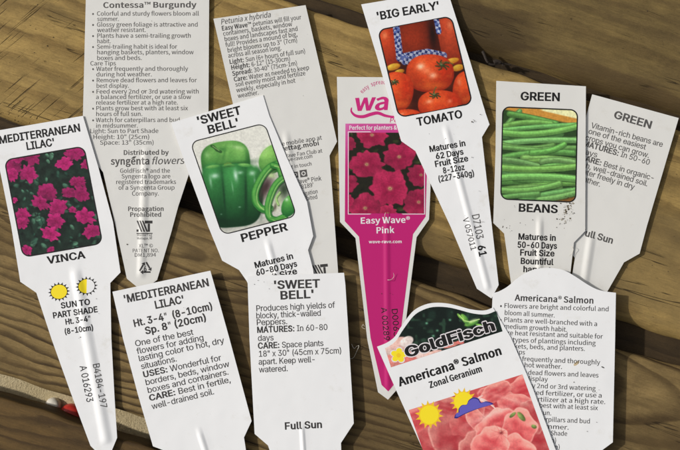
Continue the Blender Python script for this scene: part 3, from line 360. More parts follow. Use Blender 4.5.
118:(80,((49,-4,82,78,56,78,28,0,48,0,21,78,-5,78,28,-4),)),119:(114,((44,-4,65,70,47,70,68,-4,89,-4,115,78,90,78,69,5,87,5,67,78,45,78,25,5,42,5,22,78,-4,78,23,-4),)),120:(77,((21,-4,51,39,24,39,53,-4,80,-3,39,46,39,29,79,78,52,78,24,37,51,37,23,78,-4,78,36,30,36,47,-6,-3),)),
121:(80,((12,-32,30,-30,37,-25,43,-19,82,78,56,78,28,0,48,0,21,78,-5,78,26,0,20,-14,8,-13,2,-30),)),122:(78,((73,-4,73,15,31,15,31,11,71,64,71,78,3,78,3,60,44,60,44,64,2,10,2,-4),)),
169:(128,((28,46,33,34,42,24,54,18,67,18,78,21,87,27,93,36,97,47,73,47,68,37,60,36,55,40,52,46,52,54,55,60,60,64,65,64,71,60,74,53,98,53,93,67,85,75,71,82,58,82,45,78,35,70,29,59),(68,-5,90,1,107,15,118,34,120,56,113,76,99,93,80,103,57,105,35,99,18,85,8,66,5,44,12,24,26,7,46,-3),(59,14,46,18,36,27,30,39,29,54,33,67,41,78,53,85,66,86,79,82,89,73,95,61,96,46,92,33,84,22,73,15),)),
174:(94,((50,20,67,25,80,35,89,50,90,67,85,83,74,95,59,103,41,105,24,100,11,89,2,75,1,58,6,42,17,29,32,21),(42,37,34,40,27,46,23,55,22,66,25,75,31,83,39,87,49,88,57,85,64,78,68,69,69,59,66,49,60,42,52,37),(73,41,57,65,35,65,50,41),(46,41,46,71,48,70,47,66,30,66,30,53,53,53,61,57,66,62,67,69,66,76,59,81,50,84,26,84,26,41),)),
8226:(79,((42,15,52,18,62,27,65,36,65,46,60,55,52,61,42,65,31,64,21,60,14,52,11,43,12,33,16,24,24,18,31,15),)),8482:(86,((64,60,85,104,66,104,59,79,52,104,32,104,53,60),(52,60,52,104,34,104,34,60),(83,60,83,104,65,104,65,60),(29,60,29,100,10,100,10,60),(39,91,39,104,-1,104,-1,91),)),
},
    'S': {
33:(44,((17,29,27,29,29,103,14,103),(22,-3,29,0,32,8,29,15,22,18,15,15,12,8,15,0),)),34:(64,((14,65,24,65,27,106,11,106),(41,65,50,65,53,106,38,106),)),38:(93,((35,-2,52,1,64,9,76,2,88,-3,92,9,73,18,83,35,91,55,77,55,71,38,63,25,51,38,40,52,55,65,60,73,62,82,61,90,56,97,50,101,41,102,31,101,24,95,19,88,17,73,23,55,10,43,5,35,4,26,6,15,13,5,23,0),(54,16,46,11,37,9,29,10,24,14,20,19,18,27,22,37,30,45,41,30),(34,62,30,74,31,84,37,91,45,91,49,86,48,76,45,71),)),
39:(38,((14,65,24,65,27,106,11,106),)),40:(46,((32,-28,42,-24,34,-8,28,8,25,25,25,60,28,76,34,93,42,108,32,113,23,96,17,80,13,62,11,42,13,23,17,5,23,-11),)),41:(46,((14,-28,23,-11,29,5,33,23,35,42,33,62,29,80,23,96,14,113,4,108,12,93,18,76,21,60,21,25,18,8,12,-8,4,-24),)),
43:(76,((32,15,44,15,44,45,72,45,72,56,44,56,44,86,32,86,32,56,4,56,4,45,32,45),)),44:(38,((10,-27,19,-22,26,-15,30,-7,31,9,28,14,25,17,16,17,10,12,10,4,12,2,19,-1,16,-11,6,-18),)),
45:(47,((5,33,42,33,42,44,5,44),)),46:(38,((19,-3,26,0,29,8,26,15,19,18,12,15,9,8,12,0),)),47:(53,((0,-25,12,-25,53,109,42,109),)),48:(76,((38,-3,51,1,62,11,68,27,70,50,68,73,62,89,51,99,38,102,24,99,14,89,8,73,6,50,8,27,14,11,24,1),(38,9,31,11,25,19,21,32,20,50,21,69,25,82,31,89,38,91,45,89,51,82,54,69,56,50,54,32,51,19,45,11),)),
49:(76,((11,-1,68,-1,68,11,48,11,48,101,37,101,15,93,15,84,33,84,33,11,11,11),)),50:(76,((5,-1,70,-1,70,11,26,10,42,26,54,42,62,57,65,72,63,85,57,94,47,100,35,102,26,101,18,98,4,87,13,79,23,88,28,90,41,90,46,86,50,80,51,72,48,59,40,44,26,27,5,8),)),
51:(76,((36,-2,49,-1,59,5,67,14,69,27,68,36,63,44,56,50,48,52,61,61,65,68,66,77,64,88,57,96,48,101,35,102,20,99,6,90,14,81,30,90,42,90,47,87,50,82,51,76,49,69,45,63,37,59,23,57,23,47,39,45,48,41,53,35,54,27,53,20,49,14,43,11,35,9,21,13,10,21,2,12,16,2,25,-1),)),
52:(76,((45,-1,59,-1,59,27,73,27,73,38,59,38,59,101,44,101,2,36,2,27,45,27),(45,38,18,38,47,86,46,86),)),53:(76,((36,-3,48,0,59,7,67,18,70,32,67,47,60,57,50,63,38,65,25,62,27,89,65,89,65,101,14,101,10,53,18,48,31,54,43,53,49,48,53,42,55,32,53,23,49,15,42,11,34,9,27,10,21,13,10,21,2,11,16,2,25,-1),)),
54:(76,((41,-3,53,0,62,7,69,17,71,31,69,45,63,55,54,61,42,63,36,62,24,56,20,51,23,69,28,82,36,89,49,90,61,83,70,92,59,100,45,102,30,99,18,90,10,73,6,48,9,26,16,10,27,1),(21,40,26,45,35,51,47,51,53,46,56,40,57,31,56,22,52,15,47,10,41,9,33,11,27,17,23,27),)),
55:(76,((26,-1,41,-1,43,27,48,49,56,71,70,92,70,101,5,101,5,89,53,89,42,70,33,49,28,26),)),56:(76,((38,-3,51,0,62,5,68,14,71,24,69,33,65,41,54,51,62,61,66,67,67,75,65,86,59,95,50,100,38,102,27,100,18,95,12,87,10,76,11,69,14,62,23,53,11,42,7,34,5,25,8,14,14,5,25,0),(45,55,30,63,25,69,24,76,25,82,28,87,32,90,38,91,45,90,50,87,53,81,53,69),(38,8,30,10,24,13,20,19,19,26,22,38,31,48,49,39,54,33,56,24,55,18,51,13,46,9),)),
57:(76,((32,-3,46,1,58,11,66,28,70,54,67,75,60,90,49,99,35,102,23,100,14,93,7,83,5,69,7,55,13,45,22,39,34,37,40,38,52,44,56,49,53,31,48,18,40,11,27,10,15,17,6,8,17,0),(55,61,50,55,40,49,28,49,23,54,20,60,19,69,20,78,24,85,29,90,35,91,43,89,49,84,53,74),)),
58:(38,((19,52,26,55,29,63,26,70,19,73,12,70,9,63,12,55),(19,-3,26,0,29,8,26,15,19,18,12,15,9,8,12,0),)),59:(38,((19,52,26,55,29,63,26,70,19,73,12,70,9,63,12,55),(10,-27,19,-22,26,-15,30,-7,31,9,28,14,25,17,16,17,10,12,10,4,12,2,19,-1,16,-11,6,-18),)),
65:(83,((-1,-1,14,-1,24,30,59,30,68,-1,84,-1,49,101,34,101),(28,41,42,89,41,89,55,41),)),66:(89,((13,-1,46,-1,61,1,74,7,82,16,85,29,83,39,79,46,72,51,64,53,75,62,79,76,76,87,69,95,58,99,13,101),(28,58,28,89,52,88,59,86,63,81,64,74,63,67,59,63,52,59),(28,11,28,47,55,46,63,43,68,37,70,30,68,21,63,15,55,12),)),
67:(87,((51,-3,69,1,84,13,75,22,64,13,58,11,52,10,40,13,30,21,24,33,22,50,24,67,31,79,40,87,52,90,63,87,73,80,81,90,69,99,52,102,34,99,20,88,10,72,7,50,10,28,19,11,34,1),)),
68:(94,((13,-1,39,-1,60,3,75,13,84,29,87,50,84,72,75,88,59,97,39,101,13,101),(28,11,28,89,53,86,63,79,69,67,72,50,69,34,63,21,53,14),)),69:(80,((13,-1,74,-1,74,11,28,11,28,46,65,46,65,59,28,59,28,89,73,89,73,101,13,101),)),
70:(75,((13,-1,28,-1,28,44,66,44,66,56,28,56,28,89,73,89,73,101,13,101),)),71:(94,((53,-2,72,1,85,9,85,53,50,53,50,41,71,41,71,16,64,12,54,10,41,13,30,21,24,33,22,50,24,67,31,79,41,87,54,90,66,87,76,80,84,90,72,99,54,102,35,99,20,88,10,72,7,50,10,28,20,11,34,1),)),
72:(99,((13,-1,28,-1,28,46,72,46,72,-1,87,-1,87,101,72,101,72,59,28,59,28,101,13,101),)),73:(40,((13,-1,28,-1,28,101,13,101),)),74:(73,((32,-3,45,0,54,7,59,17,61,29,61,101,46,101,46,31,45,21,42,15,38,11,26,11,18,16,14,22,3,14,15,2,23,-1),)),
75:(88,((13,-1,28,-1,28,31,43,51,73,-1,90,-1,53,62,85,101,68,101,26,51,28,51,28,101,13,101),)),76:(74,((13,-1,71,-1,71,11,28,11,28,101,13,101),)),77:(111,((13,-1,26,-1,25,84,23,84,50,9,60,9,87,84,86,84,84,62,84,-1,98,-1,98,101,81,101,55,26,56,26,30,101,13,101),)),
78:(98,((13,-1,27,-1,25,83,24,83,34,63,71,-1,86,-1,86,101,72,101,73,17,75,17,64,37,27,101,13,101),)),79:(101,((51,-3,68,1,82,12,91,28,95,50,91,72,82,89,68,99,51,102,33,99,19,89,10,72,7,50,10,28,19,12,33,1),(51,10,39,13,30,21,24,34,22,50,24,67,30,79,39,87,51,90,62,87,71,79,77,67,79,50,77,34,71,21,62,13),)),
80:(86,((13,-1,28,-1,28,39,58,41,70,47,78,57,81,71,78,85,70,94,58,99,13,101),(28,51,28,89,52,88,60,85,64,79,66,71,64,62,60,56,52,52),)),81:(101,((51,9,39,12,30,20,24,33,22,50,24,67,30,79,39,87,51,90,62,87,71,79,77,67,79,50,77,33,71,20,62,12),(81,-26,97,-23,94,-12,86,-14,75,-13,63,-7,60,-2,73,4,85,15,92,30,95,50,91,72,82,89,68,99,51,102,33,99,19,89,10,72,7,50,9,30,17,14,29,3,44,-2,49,-11,57,-19,68,-24),)),
82:(86,((28,53,28,89,53,88,60,85,65,80,66,72,65,64,60,58,53,54),(68,-1,85,-1,59,43,67,47,75,53,79,61,81,72,78,85,71,94,59,99,13,101,13,-1,28,-1,28,42,44,42),)),83:(81,((41,-2,56,0,67,6,74,15,77,27,75,37,70,44,64,50,35,63,27,70,25,76,26,82,30,86,35,89,49,89,55,88,66,80,74,90,60,99,43,102,30,100,19,95,12,86,10,75,12,65,17,58,24,53,57,36,60,32,61,26,60,19,56,14,50,11,42,10,27,13,14,23,5,13,21,2),)),
84:(82,((33,-1,48,-1,48,89,79,89,79,101,3,101,3,89,33,89),)),85:(98,((49,-3,64,0,76,7,84,21,86,41,86,101,72,101,72,41,70,26,65,17,58,12,49,10,41,12,34,17,29,26,27,41,27,101,12,101,12,41,15,21,23,7,35,0),)),
86:(78,((31,-1,48,-1,80,101,65,101,39,14,40,14,14,101,-2,101),)),87:(120,((24,-1,41,-1,61,82,59,82,64,60,79,-1,96,-1,118,101,103,101,87,14,88,14,81,46,67,101,53,101,33,14,34,14,17,101,2,101),)),
88:(78,((0,-1,16,-1,39,43,61,-1,78,-1,48,51,76,101,60,101,39,60,19,101,2,101,30,52),)),89:(72,((29,-1,44,-1,44,39,74,101,59,101,36,51,14,101,-2,101,29,39),)),90:(82,((6,-1,77,-1,77,11,24,11,76,92,76,101,10,101,10,89,58,89,6,8),)),
97:(77,((30,-3,43,1,53,8,55,-1,67,-1,67,46,66,58,61,68,52,74,40,77,31,76,10,67,16,57,26,62,38,65,45,63,49,59,52,54,52,48,33,44,18,38,10,30,7,19,9,10,13,3,21,-1),(33,9,25,12,22,15,21,20,23,26,28,31,38,35,52,38,52,18,43,11),)),
98:(84,((45,-3,58,0,69,8,76,21,79,38,77,54,71,66,61,74,48,77,41,76,29,70,26,67,26,109,11,109,11,-1,24,-1,25,7,34,0),(43,9,35,11,26,17,26,55,36,62,45,65,53,63,59,58,62,49,63,38,62,26,57,17,51,11),)),
99:(69,((42,-2,55,0,67,7,61,17,48,10,34,11,27,17,23,26,21,37,23,48,27,57,34,63,43,65,51,63,58,58,66,67,56,74,43,77,29,74,17,66,9,54,6,37,9,20,16,8,28,0),)),100:(84,((38,-3,51,1,60,8,61,-1,73,-1,73,109,58,109,59,68,56,72,46,76,39,77,27,74,16,66,9,53,6,37,8,20,15,8,25,0),(41,9,32,11,26,17,23,25,21,37,23,48,27,57,34,63,42,65,50,63,58,57,58,19,50,12),)),
101:(75,((42,-2,56,0,68,5,63,15,49,9,35,11,28,16,23,24,21,33,70,33,71,41,69,56,63,67,53,74,40,77,27,74,16,66,9,54,6,37,9,20,17,8,28,0),(21,44,23,52,27,60,33,64,41,65,48,64,53,60,57,53,58,44),)),
102:(44,((3,63,13,63,13,-1,28,-1,28,63,44,63,44,75,28,75,29,92,33,99,39,100,47,97,50,108,36,111,26,109,19,104,15,96,13,75,3,74),)),103:(77,((38,-35,53,-33,66,-27,73,-19,76,-8,75,0,69,6,61,9,29,10,23,14,23,20,27,25,37,23,48,25,58,30,64,38,66,49,64,58,60,64,75,64,75,75,48,75,37,77,26,75,17,69,11,61,8,50,9,43,12,37,18,29,11,20,11,11,17,3,9,-5,7,-9,6,-14,8,-23,15,-30,25,-33),(37,33,32,34,27,37,24,42,23,50,24,57,27,62,32,65,37,66,43,65,48,62,51,57,52,50,51,42,48,37,43,34),(39,-25,31,-24,24,-21,20,-18,19,-10,23,-3,26,-1,54,-2,58,-4,62,-10,60,-16,56,-20,49,-24),)),
104:(83,((11,-1,26,-1,26,53,36,62,45,64,51,63,55,60,57,54,58,-1,73,-1,72,60,67,69,60,75,49,77,35,73,25,65,26,109,11,109),)),105:(37,((11,-1,26,-1,26,75,11,75),(19,89,26,91,28,98,26,104,19,106,12,104,9,98,12,91),)),
106:(37,((5,-34,15,-32,21,-27,25,-19,26,75,11,75,11,-14,7,-21,3,-22,-4,-21,-7,-32),(19,89,26,91,28,98,26,104,19,106,12,104,9,98,12,91),)),107:(75,((11,-1,26,-1,26,19,39,35,60,-1,76,-1,47,44,73,75,56,75,25,36,26,36,26,109,11,109),)),
108:(39,((26,-2,34,-1,32,10,28,10,26,14,26,109,11,109,12,8,15,2,19,-1),)),109:(126,((11,-1,26,-1,26,53,35,62,44,64,49,63,53,60,55,54,56,-1,71,-1,71,53,80,62,89,64,94,63,98,60,100,54,101,-1,116,-1,116,47,115,60,110,69,103,75,92,77,79,73,68,63,61,73,55,76,47,77,34,73,24,64,25,64,24,75,11,75),)),
110:(83,((11,-1,26,-1,26,53,36,62,45,64,51,63,55,60,57,54,58,-1,73,-1,72,60,67,69,60,75,49,77,42,76,35,73,24,64,25,64,24,75,11,75),)),111:(82,((41,-3,55,0,66,8,74,20,77,37,74,54,66,66,55,74,41,77,28,74,17,66,9,54,6,37,9,20,17,8,28,0),(41,9,33,11,27,17,23,26,21,37,23,48,27,57,33,63,41,65,50,63,56,57,60,48,62,37,60,26,56,17,50,11),)),
112:(84,((11,-32,26,-32,26,6,29,3,40,-2,45,-3,58,0,69,8,76,21,79,38,77,54,71,66,61,74,48,77,41,76,24,66,25,66,24,75,11,75),(43,9,35,11,26,17,26,55,36,62,45,65,53,63,59,58,62,49,63,38,62,26,57,17,51,11),)),
113:(84,((58,-32,73,-32,73,75,61,75,60,68,61,68,51,74,46,76,39,77,27,74,16,66,9,53,6,37,8,20,15,8,25,0,38,-3,44,-2,56,4,59,8),(41,9,32,11,26,17,23,25,21,37,23,48,27,57,34,63,42,65,50,63,58,57,58,19,50,12),)),
114:(53,((11,-1,26,-1,26,47,30,55,39,63,52,63,55,75,48,77,39,76,33,72,24,61,25,61,24,75,11,75),)),115:(64,((32,-2,44,-1,53,4,58,11,60,20,58,29,52,36,26,48,23,51,22,59,28,65,39,65,51,59,59,68,47,74,34,77,23,75,14,70,9,64,7,55,9,46,15,40,36,30,44,24,45,15,38,10,32,9,21,11,10,18,3,8,16,0),)),
116:(51,((36,-2,51,0,48,11,41,9,34,10,29,17,28,63,49,63,49,75,28,75,28,96,16,96,14,75,2,74,2,63,14,63,14,23,15,13,18,5,25,-1),)),117:(83,((34,-3,48,1,58,11,59,-1,72,-1,72,75,57,75,57,22,48,13,38,10,32,11,28,14,26,20,25,75,10,75,12,14,16,5,24,-1),)),
118:(71,((28,-1,44,-1,71,75,56,75,35,11,16,75,0,75),)),119:(109,((23,-1,40,-1,55,61,54,61,59,40,70,-1,87,-1,107,75,93,75,78,11,79,11,62,75,48,75,32,11,33,11,29,31,17,75,2,75),)),
120:(68,((0,-1,16,-1,33,30,52,-1,68,-1,43,37,66,75,50,75,35,46,18,75,2,75,25,39),)),121:(71,((14,-33,24,-31,32,-25,38,-17,71,75,56,75,37,13,16,75,0,75,30,0,23,-17,18,-20,13,-21,7,-20,4,-31),)),
122:(65,((4,-1,62,-1,62,11,22,11,61,67,61,75,8,75,8,63,42,63,4,7),)),169:(113,((57,-2,76,1,92,12,103,28,107,49,103,70,92,87,76,97,57,100,37,97,21,87,10,70,6,49,10,28,21,12,37,1),(57,5,41,9,28,17,19,31,16,49,19,67,28,81,41,90,57,93,73,90,86,81,94,67,98,49,94,31,86,17,73,9),(58,18,70,21,80,28,74,35,63,29,51,30,46,34,43,40,42,49,43,57,46,63,52,68,59,69,65,67,72,62,79,69,70,76,58,79,47,77,38,71,31,62,29,49,31,36,37,27,47,20),)),
174:(64,((32,48,44,50,53,56,60,66,62,79,60,91,53,101,44,107,32,109,21,107,11,101,5,91,2,79,5,66,11,56,21,50),(32,55,24,57,17,62,12,69,11,79,12,88,17,96,24,101,32,103,41,101,47,96,52,88,54,79,52,69,47,62,41,57),(20,63,29,63,29,74,33,74,38,63,48,63,41,76,44,79,46,85,45,90,42,93,33,95,20,95),(29,80,29,89,36,87,37,84,35,81),)),
8226:(136,((68,67,62,66,57,63,54,58,53,52,54,46,57,41,62,38,68,37,74,38,79,41,83,46,84,52,83,58,79,63,74,66),)),8482:(97,((14,55,26,55,26,94,41,94,41,104,-1,104,-1,94,14,94),(46,55,57,55,56,92,55,92,66,62,74,62,86,92,84,92,83,55,94,55,94,104,81,104,70,74,67,86,59,104,46,104),)),
},
    'SB': {
33:(49,((13,27,31,27,33,105,11,105),(22,-5,32,-1,36,8,32,16,22,20,12,16,8,8,12,-1),)),34:(69,((11,63,27,63,30,108,8,108),(38,63,53,63,57,108,34,108),)),38:(98,((35,-4,53,-1,64,6,74,0,90,-5,96,10,84,15,78,19,95,57,74,57,63,28,47,46,44,52,57,64,63,72,65,82,64,91,59,98,51,103,41,104,30,102,21,97,16,89,14,72,19,56,7,44,2,36,0,26,3,14,10,4,21,-2),(49,16,45,13,37,11,26,15,22,27,22,31,29,42),(35,65,34,83,38,89,41,90,46,85,45,77),)),
39:(43,((11,63,27,63,30,108,8,108),)),40:(51,((31,-30,46,-25,37,-7,32,9,27,42,32,76,37,92,46,109,31,115,20,97,14,80,9,62,8,42,9,23,14,5,20,-12),)),41:(51,((15,-30,26,-12,33,5,37,23,38,42,37,62,33,80,26,97,15,115,0,109,9,92,15,76,19,42,15,9,9,-7,0,-25),)),
43:(80,((28,13,47,13,47,43,75,43,75,58,47,58,47,88,28,88,28,58,1,58,1,43,28,43),)),44:(43,((8,-30,21,-23,29,-16,33,-7,34,9,31,15,26,19,15,19,7,13,7,4,10,0,19,-3,15,-3,10,-13,2,-17),)),
45:(52,((2,31,46,31,46,46,2,46),)),46:(43,((19,-5,29,-1,33,8,29,16,19,20,9,16,5,8,9,-1),)),47:(58,((-5,-27,14,-27,58,111,39,111),)),48:(80,((38,-5,53,-1,64,10,71,27,74,50,71,74,64,91,53,101,38,105,23,101,11,91,5,74,2,50,5,27,11,10,23,-1),(38,11,33,13,28,20,25,32,23,50,25,69,28,81,33,87,38,89,43,87,48,81,51,69,53,50,51,32,48,20,43,13),)),
49:(80,((8,-3,71,-3,71,13,51,13,51,103,36,103,12,95,12,82,30,82,30,13,8,13),)),50:(80,((2,-3,73,-3,73,13,41,13,31,11,44,24,57,40,66,56,69,72,66,85,59,96,49,102,35,104,25,103,16,100,-1,87,13,76,29,88,40,88,44,84,47,72,45,59,37,45,23,28,2,9),)),
51:(80,((36,-4,50,-2,62,4,70,14,73,27,71,37,65,45,51,54,51,51,63,60,68,68,69,77,67,89,59,97,49,103,36,104,18,101,1,90,14,78,30,88,41,88,44,85,47,76,46,69,43,64,36,61,20,59,20,45,38,43,46,39,50,34,50,21,42,12,35,11,23,14,10,24,-2,12,15,0),)),
52:(80,((42,-3,63,-3,63,25,76,25,76,40,63,40,63,103,42,103,-2,37,-2,25,42,25),(42,40,23,40,49,84,42,84),)),53:(80,((36,-4,50,-2,62,5,70,17,73,32,70,48,63,59,52,65,39,67,25,65,28,65,30,87,68,87,68,103,11,103,7,52,18,46,31,52,42,51,47,47,50,41,51,32,50,23,46,17,41,13,28,12,9,24,-2,11,14,0),)),
54:(80,((41,-5,54,-2,65,5,72,16,74,31,72,45,66,56,55,63,42,65,35,64,22,57,22,53,31,81,37,87,49,88,61,80,74,92,60,101,44,104,29,101,15,91,6,73,3,48,6,25,13,9,26,-1),(24,39,28,44,36,49,46,49,50,45,53,31,52,22,46,12,41,11,35,13,30,18,26,27),)),
55:(80,((22,-3,44,-3,46,26,51,49,59,70,74,92,74,103,2,103,2,87,48,87,30,49,25,27),)),56:(80,((38,-5,52,-2,64,4,71,13,74,24,72,34,68,42,57,52,57,50,69,67,70,75,68,87,62,96,52,102,38,104,26,102,16,97,9,88,6,76,8,68,11,61,20,52,20,54,8,43,4,35,2,25,4,13,12,4,24,-2),(44,58,32,65,28,70,28,82,34,88,44,88,50,81,50,70),(38,10,26,15,22,26,25,37,32,45,47,37,51,32,53,24,49,14),)),
57:(80,((32,-5,48,-1,61,9,70,28,73,54,70,76,62,92,50,101,35,105,22,102,11,95,4,84,1,69,4,55,10,44,20,37,33,35,41,36,54,43,54,47,45,19,39,13,28,12,14,20,2,8,16,-1),(52,61,48,56,39,51,30,51,26,55,22,69,23,78,30,88,35,89,41,88,46,82,50,73),)),
58:(43,((19,50,29,54,33,63,29,72,19,75,9,72,5,63,9,54),(19,-5,29,-1,33,8,29,16,19,20,9,16,5,8,9,-1),)),59:(43,((19,50,29,54,33,63,29,72,19,75,9,72,5,63,9,54),(8,-30,21,-23,29,-16,33,-7,34,9,31,15,26,19,15,19,7,13,7,4,10,0,19,-3,15,-3,10,-13,2,-17),)),
65:(88,((-6,-3,17,-3,26,28,56,28,66,-3,89,-3,52,103,31,103),(32,43,44,87,38,87,50,43),)),66:(94,((9,-3,46,-3,62,-1,76,5,85,15,88,29,86,39,81,47,73,53,68,55,68,52,78,61,82,76,79,88,71,97,58,101,9,103),(31,60,31,87,51,87,57,84,61,74,57,64,51,61),(31,13,31,45,54,44,61,41,65,36,66,30,65,22,61,17,54,14),)),
67:(92,((51,-5,71,0,88,12,75,25,58,13,52,12,41,15,33,22,27,34,25,50,28,66,33,78,42,85,53,88,62,86,73,77,86,90,70,100,52,104,33,101,17,90,7,73,3,50,7,27,17,10,32,-1),)),68:(99,((9,-3,40,-3,61,1,77,11,87,28,90,50,87,72,77,89,61,99,39,103,9,103),(31,13,31,87,51,85,61,78,66,66,68,50,66,34,61,23,51,16),)),
69:(85,((9,-3,77,-3,77,13,31,13,31,44,69,44,69,61,31,61,31,87,76,87,76,103,9,103),)),70:(80,((9,-3,31,-3,31,42,69,42,69,58,31,58,31,87,76,87,76,103,9,103),)),71:(99,((53,-4,73,-1,88,9,88,55,47,55,47,39,68,39,68,17,63,13,55,12,42,15,33,22,27,34,25,50,28,66,33,78,42,85,54,88,65,85,76,77,89,90,73,100,54,104,34,101,18,90,7,73,3,50,7,27,17,10,33,-1),)),
72:(104,((9,-3,31,-3,31,44,68,44,68,-3,90,-3,90,103,68,103,68,61,31,61,31,103,9,103),)),73:(45,((9,-3,31,-3,31,103,9,103),)),74:(78,((33,-5,47,-2,57,6,63,16,64,29,64,103,43,103,43,31,40,16,36,13,27,13,15,24,-2,15,14,0),)),
75:(93,((9,-3,31,-3,31,31,43,47,71,-3,95,-3,57,62,90,102,66,103,24,52,31,52,31,103,9,103),)),76:(79,((9,-3,75,-3,75,13,31,13,31,103,9,103),)),77:(116,((9,-3,30,-3,28,82,21,82,48,7,63,7,90,82,82,82,81,-3,101,-3,101,103,79,103,53,28,58,28,32,103,9,103),)),
78:(103,((9,-3,30,-3,29,81,22,81,69,-3,89,-3,89,103,68,103,70,19,77,19,29,103,9,103),)),79:(106,((51,-5,70,-1,85,10,94,28,98,50,94,73,85,90,70,101,51,105,31,101,16,90,7,73,3,50,7,28,16,10,31,-1),(51,12,40,15,33,22,27,34,25,50,27,66,33,78,40,85,51,88,61,85,69,78,74,66,76,50,74,34,69,22,61,15),)),
80:(91,((9,-3,31,-3,31,37,59,39,72,45,81,56,84,71,81,86,72,96,59,101,9,103),(31,53,31,87,51,86,58,83,61,79,63,71,61,62,58,57,51,54),)),81:(106,((51,12,41,14,33,22,27,34,25,50,27,66,33,78,40,85,51,88,61,85,69,78,74,66,76,50,74,34,69,22,61,14),(81,-28,101,-25,96,-10,85,-12,76,-11,70,-9,65,-5,65,-2,75,2,87,14,95,30,98,50,94,73,85,90,70,101,51,105,31,101,16,90,7,73,3,50,6,30,14,13,27,1,41,-4,46,-13,55,-21,67,-26),)),
82:(91,((31,55,31,87,52,86,58,84,62,79,63,72,62,65,58,60,52,56),(66,-3,91,-3,64,42,77,51,83,61,84,72,82,86,73,96,60,101,9,103,9,-3,31,-3,31,40,42,40),)),83:(86,((42,-4,57,-2,69,4,77,14,80,27,78,37,73,45,65,51,37,64,30,71,29,81,36,87,48,87,66,78,78,90,61,101,43,104,29,102,17,96,9,87,7,75,9,65,15,57,22,51,55,35,58,26,57,20,49,13,35,13,14,26,0,13,20,0),)),
84:(86,((30,-3,52,-3,52,87,82,87,82,103,0,103,0,87,30,87),)),85:(103,((49,-5,65,-2,78,6,87,20,90,41,90,103,68,103,68,41,67,27,63,18,57,13,49,12,42,13,36,18,32,27,30,41,30,103,9,103,9,41,12,20,20,6,33,-2),)),
86:(83,((29,-3,50,-3,85,103,62,103,36,16,43,16,17,103,-6,103),)),87:(125,((21,-3,43,-3,63,80,57,80,77,-3,99,-3,122,103,100,103,84,16,91,16,70,103,51,103,30,16,37,16,20,103,-2,103),)),
88:(83,((-5,-3,18,-3,41,41,36,41,59,-3,84,-3,52,51,82,103,58,103,37,62,42,62,21,103,-3,103,26,52),)),89:(77,((25,-3,47,-3,47,38,80,103,57,103,34,52,39,52,16,103,-7,103,25,38),)),
90:(87,((2,-3,80,-3,80,13,30,13,80,92,80,103,7,103,7,87,52,87,2,8),)),97:(82,((30,-5,45,-1,56,6,51,6,52,-3,70,-3,69,59,63,69,54,76,40,79,31,78,5,67,14,54,28,61,38,63,44,62,48,53,49,49,32,46,16,40,7,31,3,19,5,9,11,2,19,-3),(33,11,29,12,25,16,26,25,30,30,49,35,49,19,41,13),)),
98:(89,((45,-5,59,-2,71,7,79,20,82,38,80,55,73,67,63,76,48,79,41,78,27,72,28,70,30,111,8,111,8,-3,26,-3,28,5,23,5,33,-2),(43,11,36,13,30,18,30,54,37,60,45,63,52,61,56,56,60,38,58,27,55,18,50,13),)),
99:(74,((42,-4,56,-2,72,7,61,20,47,12,35,13,30,18,26,26,24,37,26,48,30,56,36,61,43,63,59,55,71,68,57,76,43,79,27,76,14,68,6,54,3,37,5,20,14,6,26,-2),)),100:(89,((38,-5,52,-1,62,6,57,6,58,-3,77,-3,77,111,55,111,57,71,58,73,46,78,39,79,25,76,13,67,6,54,3,37,5,20,12,7,23,-2),(41,11,34,13,29,18,26,26,25,37,26,48,30,56,35,61,42,63,49,61,55,56,55,20,48,14),)),
101:(80,((42,-4,57,-2,73,5,64,18,48,11,36,13,30,17,26,24,25,31,73,31,74,41,72,56,66,68,55,76,40,79,26,76,14,67,6,54,3,37,6,20,14,7,27,-2),(25,46,26,52,30,58,35,62,41,63,46,62,53,52,54,46),)),
102:(49,((0,61,10,61,10,-3,32,-3,32,61,47,61,47,77,32,77,32,91,35,97,38,98,49,95,54,110,36,113,25,111,16,106,12,97,10,77,0,76),)),103:(82,((38,-37,54,-35,68,-29,76,-20,80,-9,78,1,71,7,62,11,30,12,26,17,27,23,38,21,50,23,60,28,67,37,69,49,65,63,78,62,78,77,49,77,37,79,25,77,15,71,8,62,5,50,6,43,15,28,8,20,7,11,13,2,13,4,10,1,3,-9,2,-14,5,-24,13,-31,24,-35),(37,35,30,39,26,50,30,60,37,64,45,60,49,50,45,39),(39,-23,31,-22,23,-16,23,-10,27,-3,56,-6,58,-10,54,-19),)),
104:(88,((8,-3,30,-3,30,53,37,60,45,62,50,61,54,54,55,-3,76,-3,75,60,70,70,61,77,49,79,33,75,27,71,27,67,30,79,30,111,8,111),)),105:(42,((8,-3,30,-3,30,77,8,77),(19,87,28,90,32,98,28,105,19,108,10,105,6,98,10,90),)),
106:(42,((5,-36,16,-34,24,-28,28,-19,30,77,8,77,8,-14,6,-20,3,-20,-7,-18,-11,-33),(19,87,28,90,32,98,28,105,19,108,10,105,6,98,10,90),)),107:(80,((8,-3,29,-3,29,19,38,31,58,-3,82,-3,52,44,78,76,55,77,23,38,29,38,29,111,8,111),)),
108:(43,((25,-4,38,-3,35,12,29,11,30,111,8,111,9,7,12,1,18,-3),)),109:(131,((8,-3,30,-3,30,53,37,60,44,62,48,61,52,54,53,-3,74,-3,74,53,82,60,88,62,93,61,97,54,98,-3,119,-3,119,47,118,60,113,70,104,77,92,79,77,74,69,66,69,69,63,74,47,79,33,75,22,66,28,66,27,77,8,77),)),
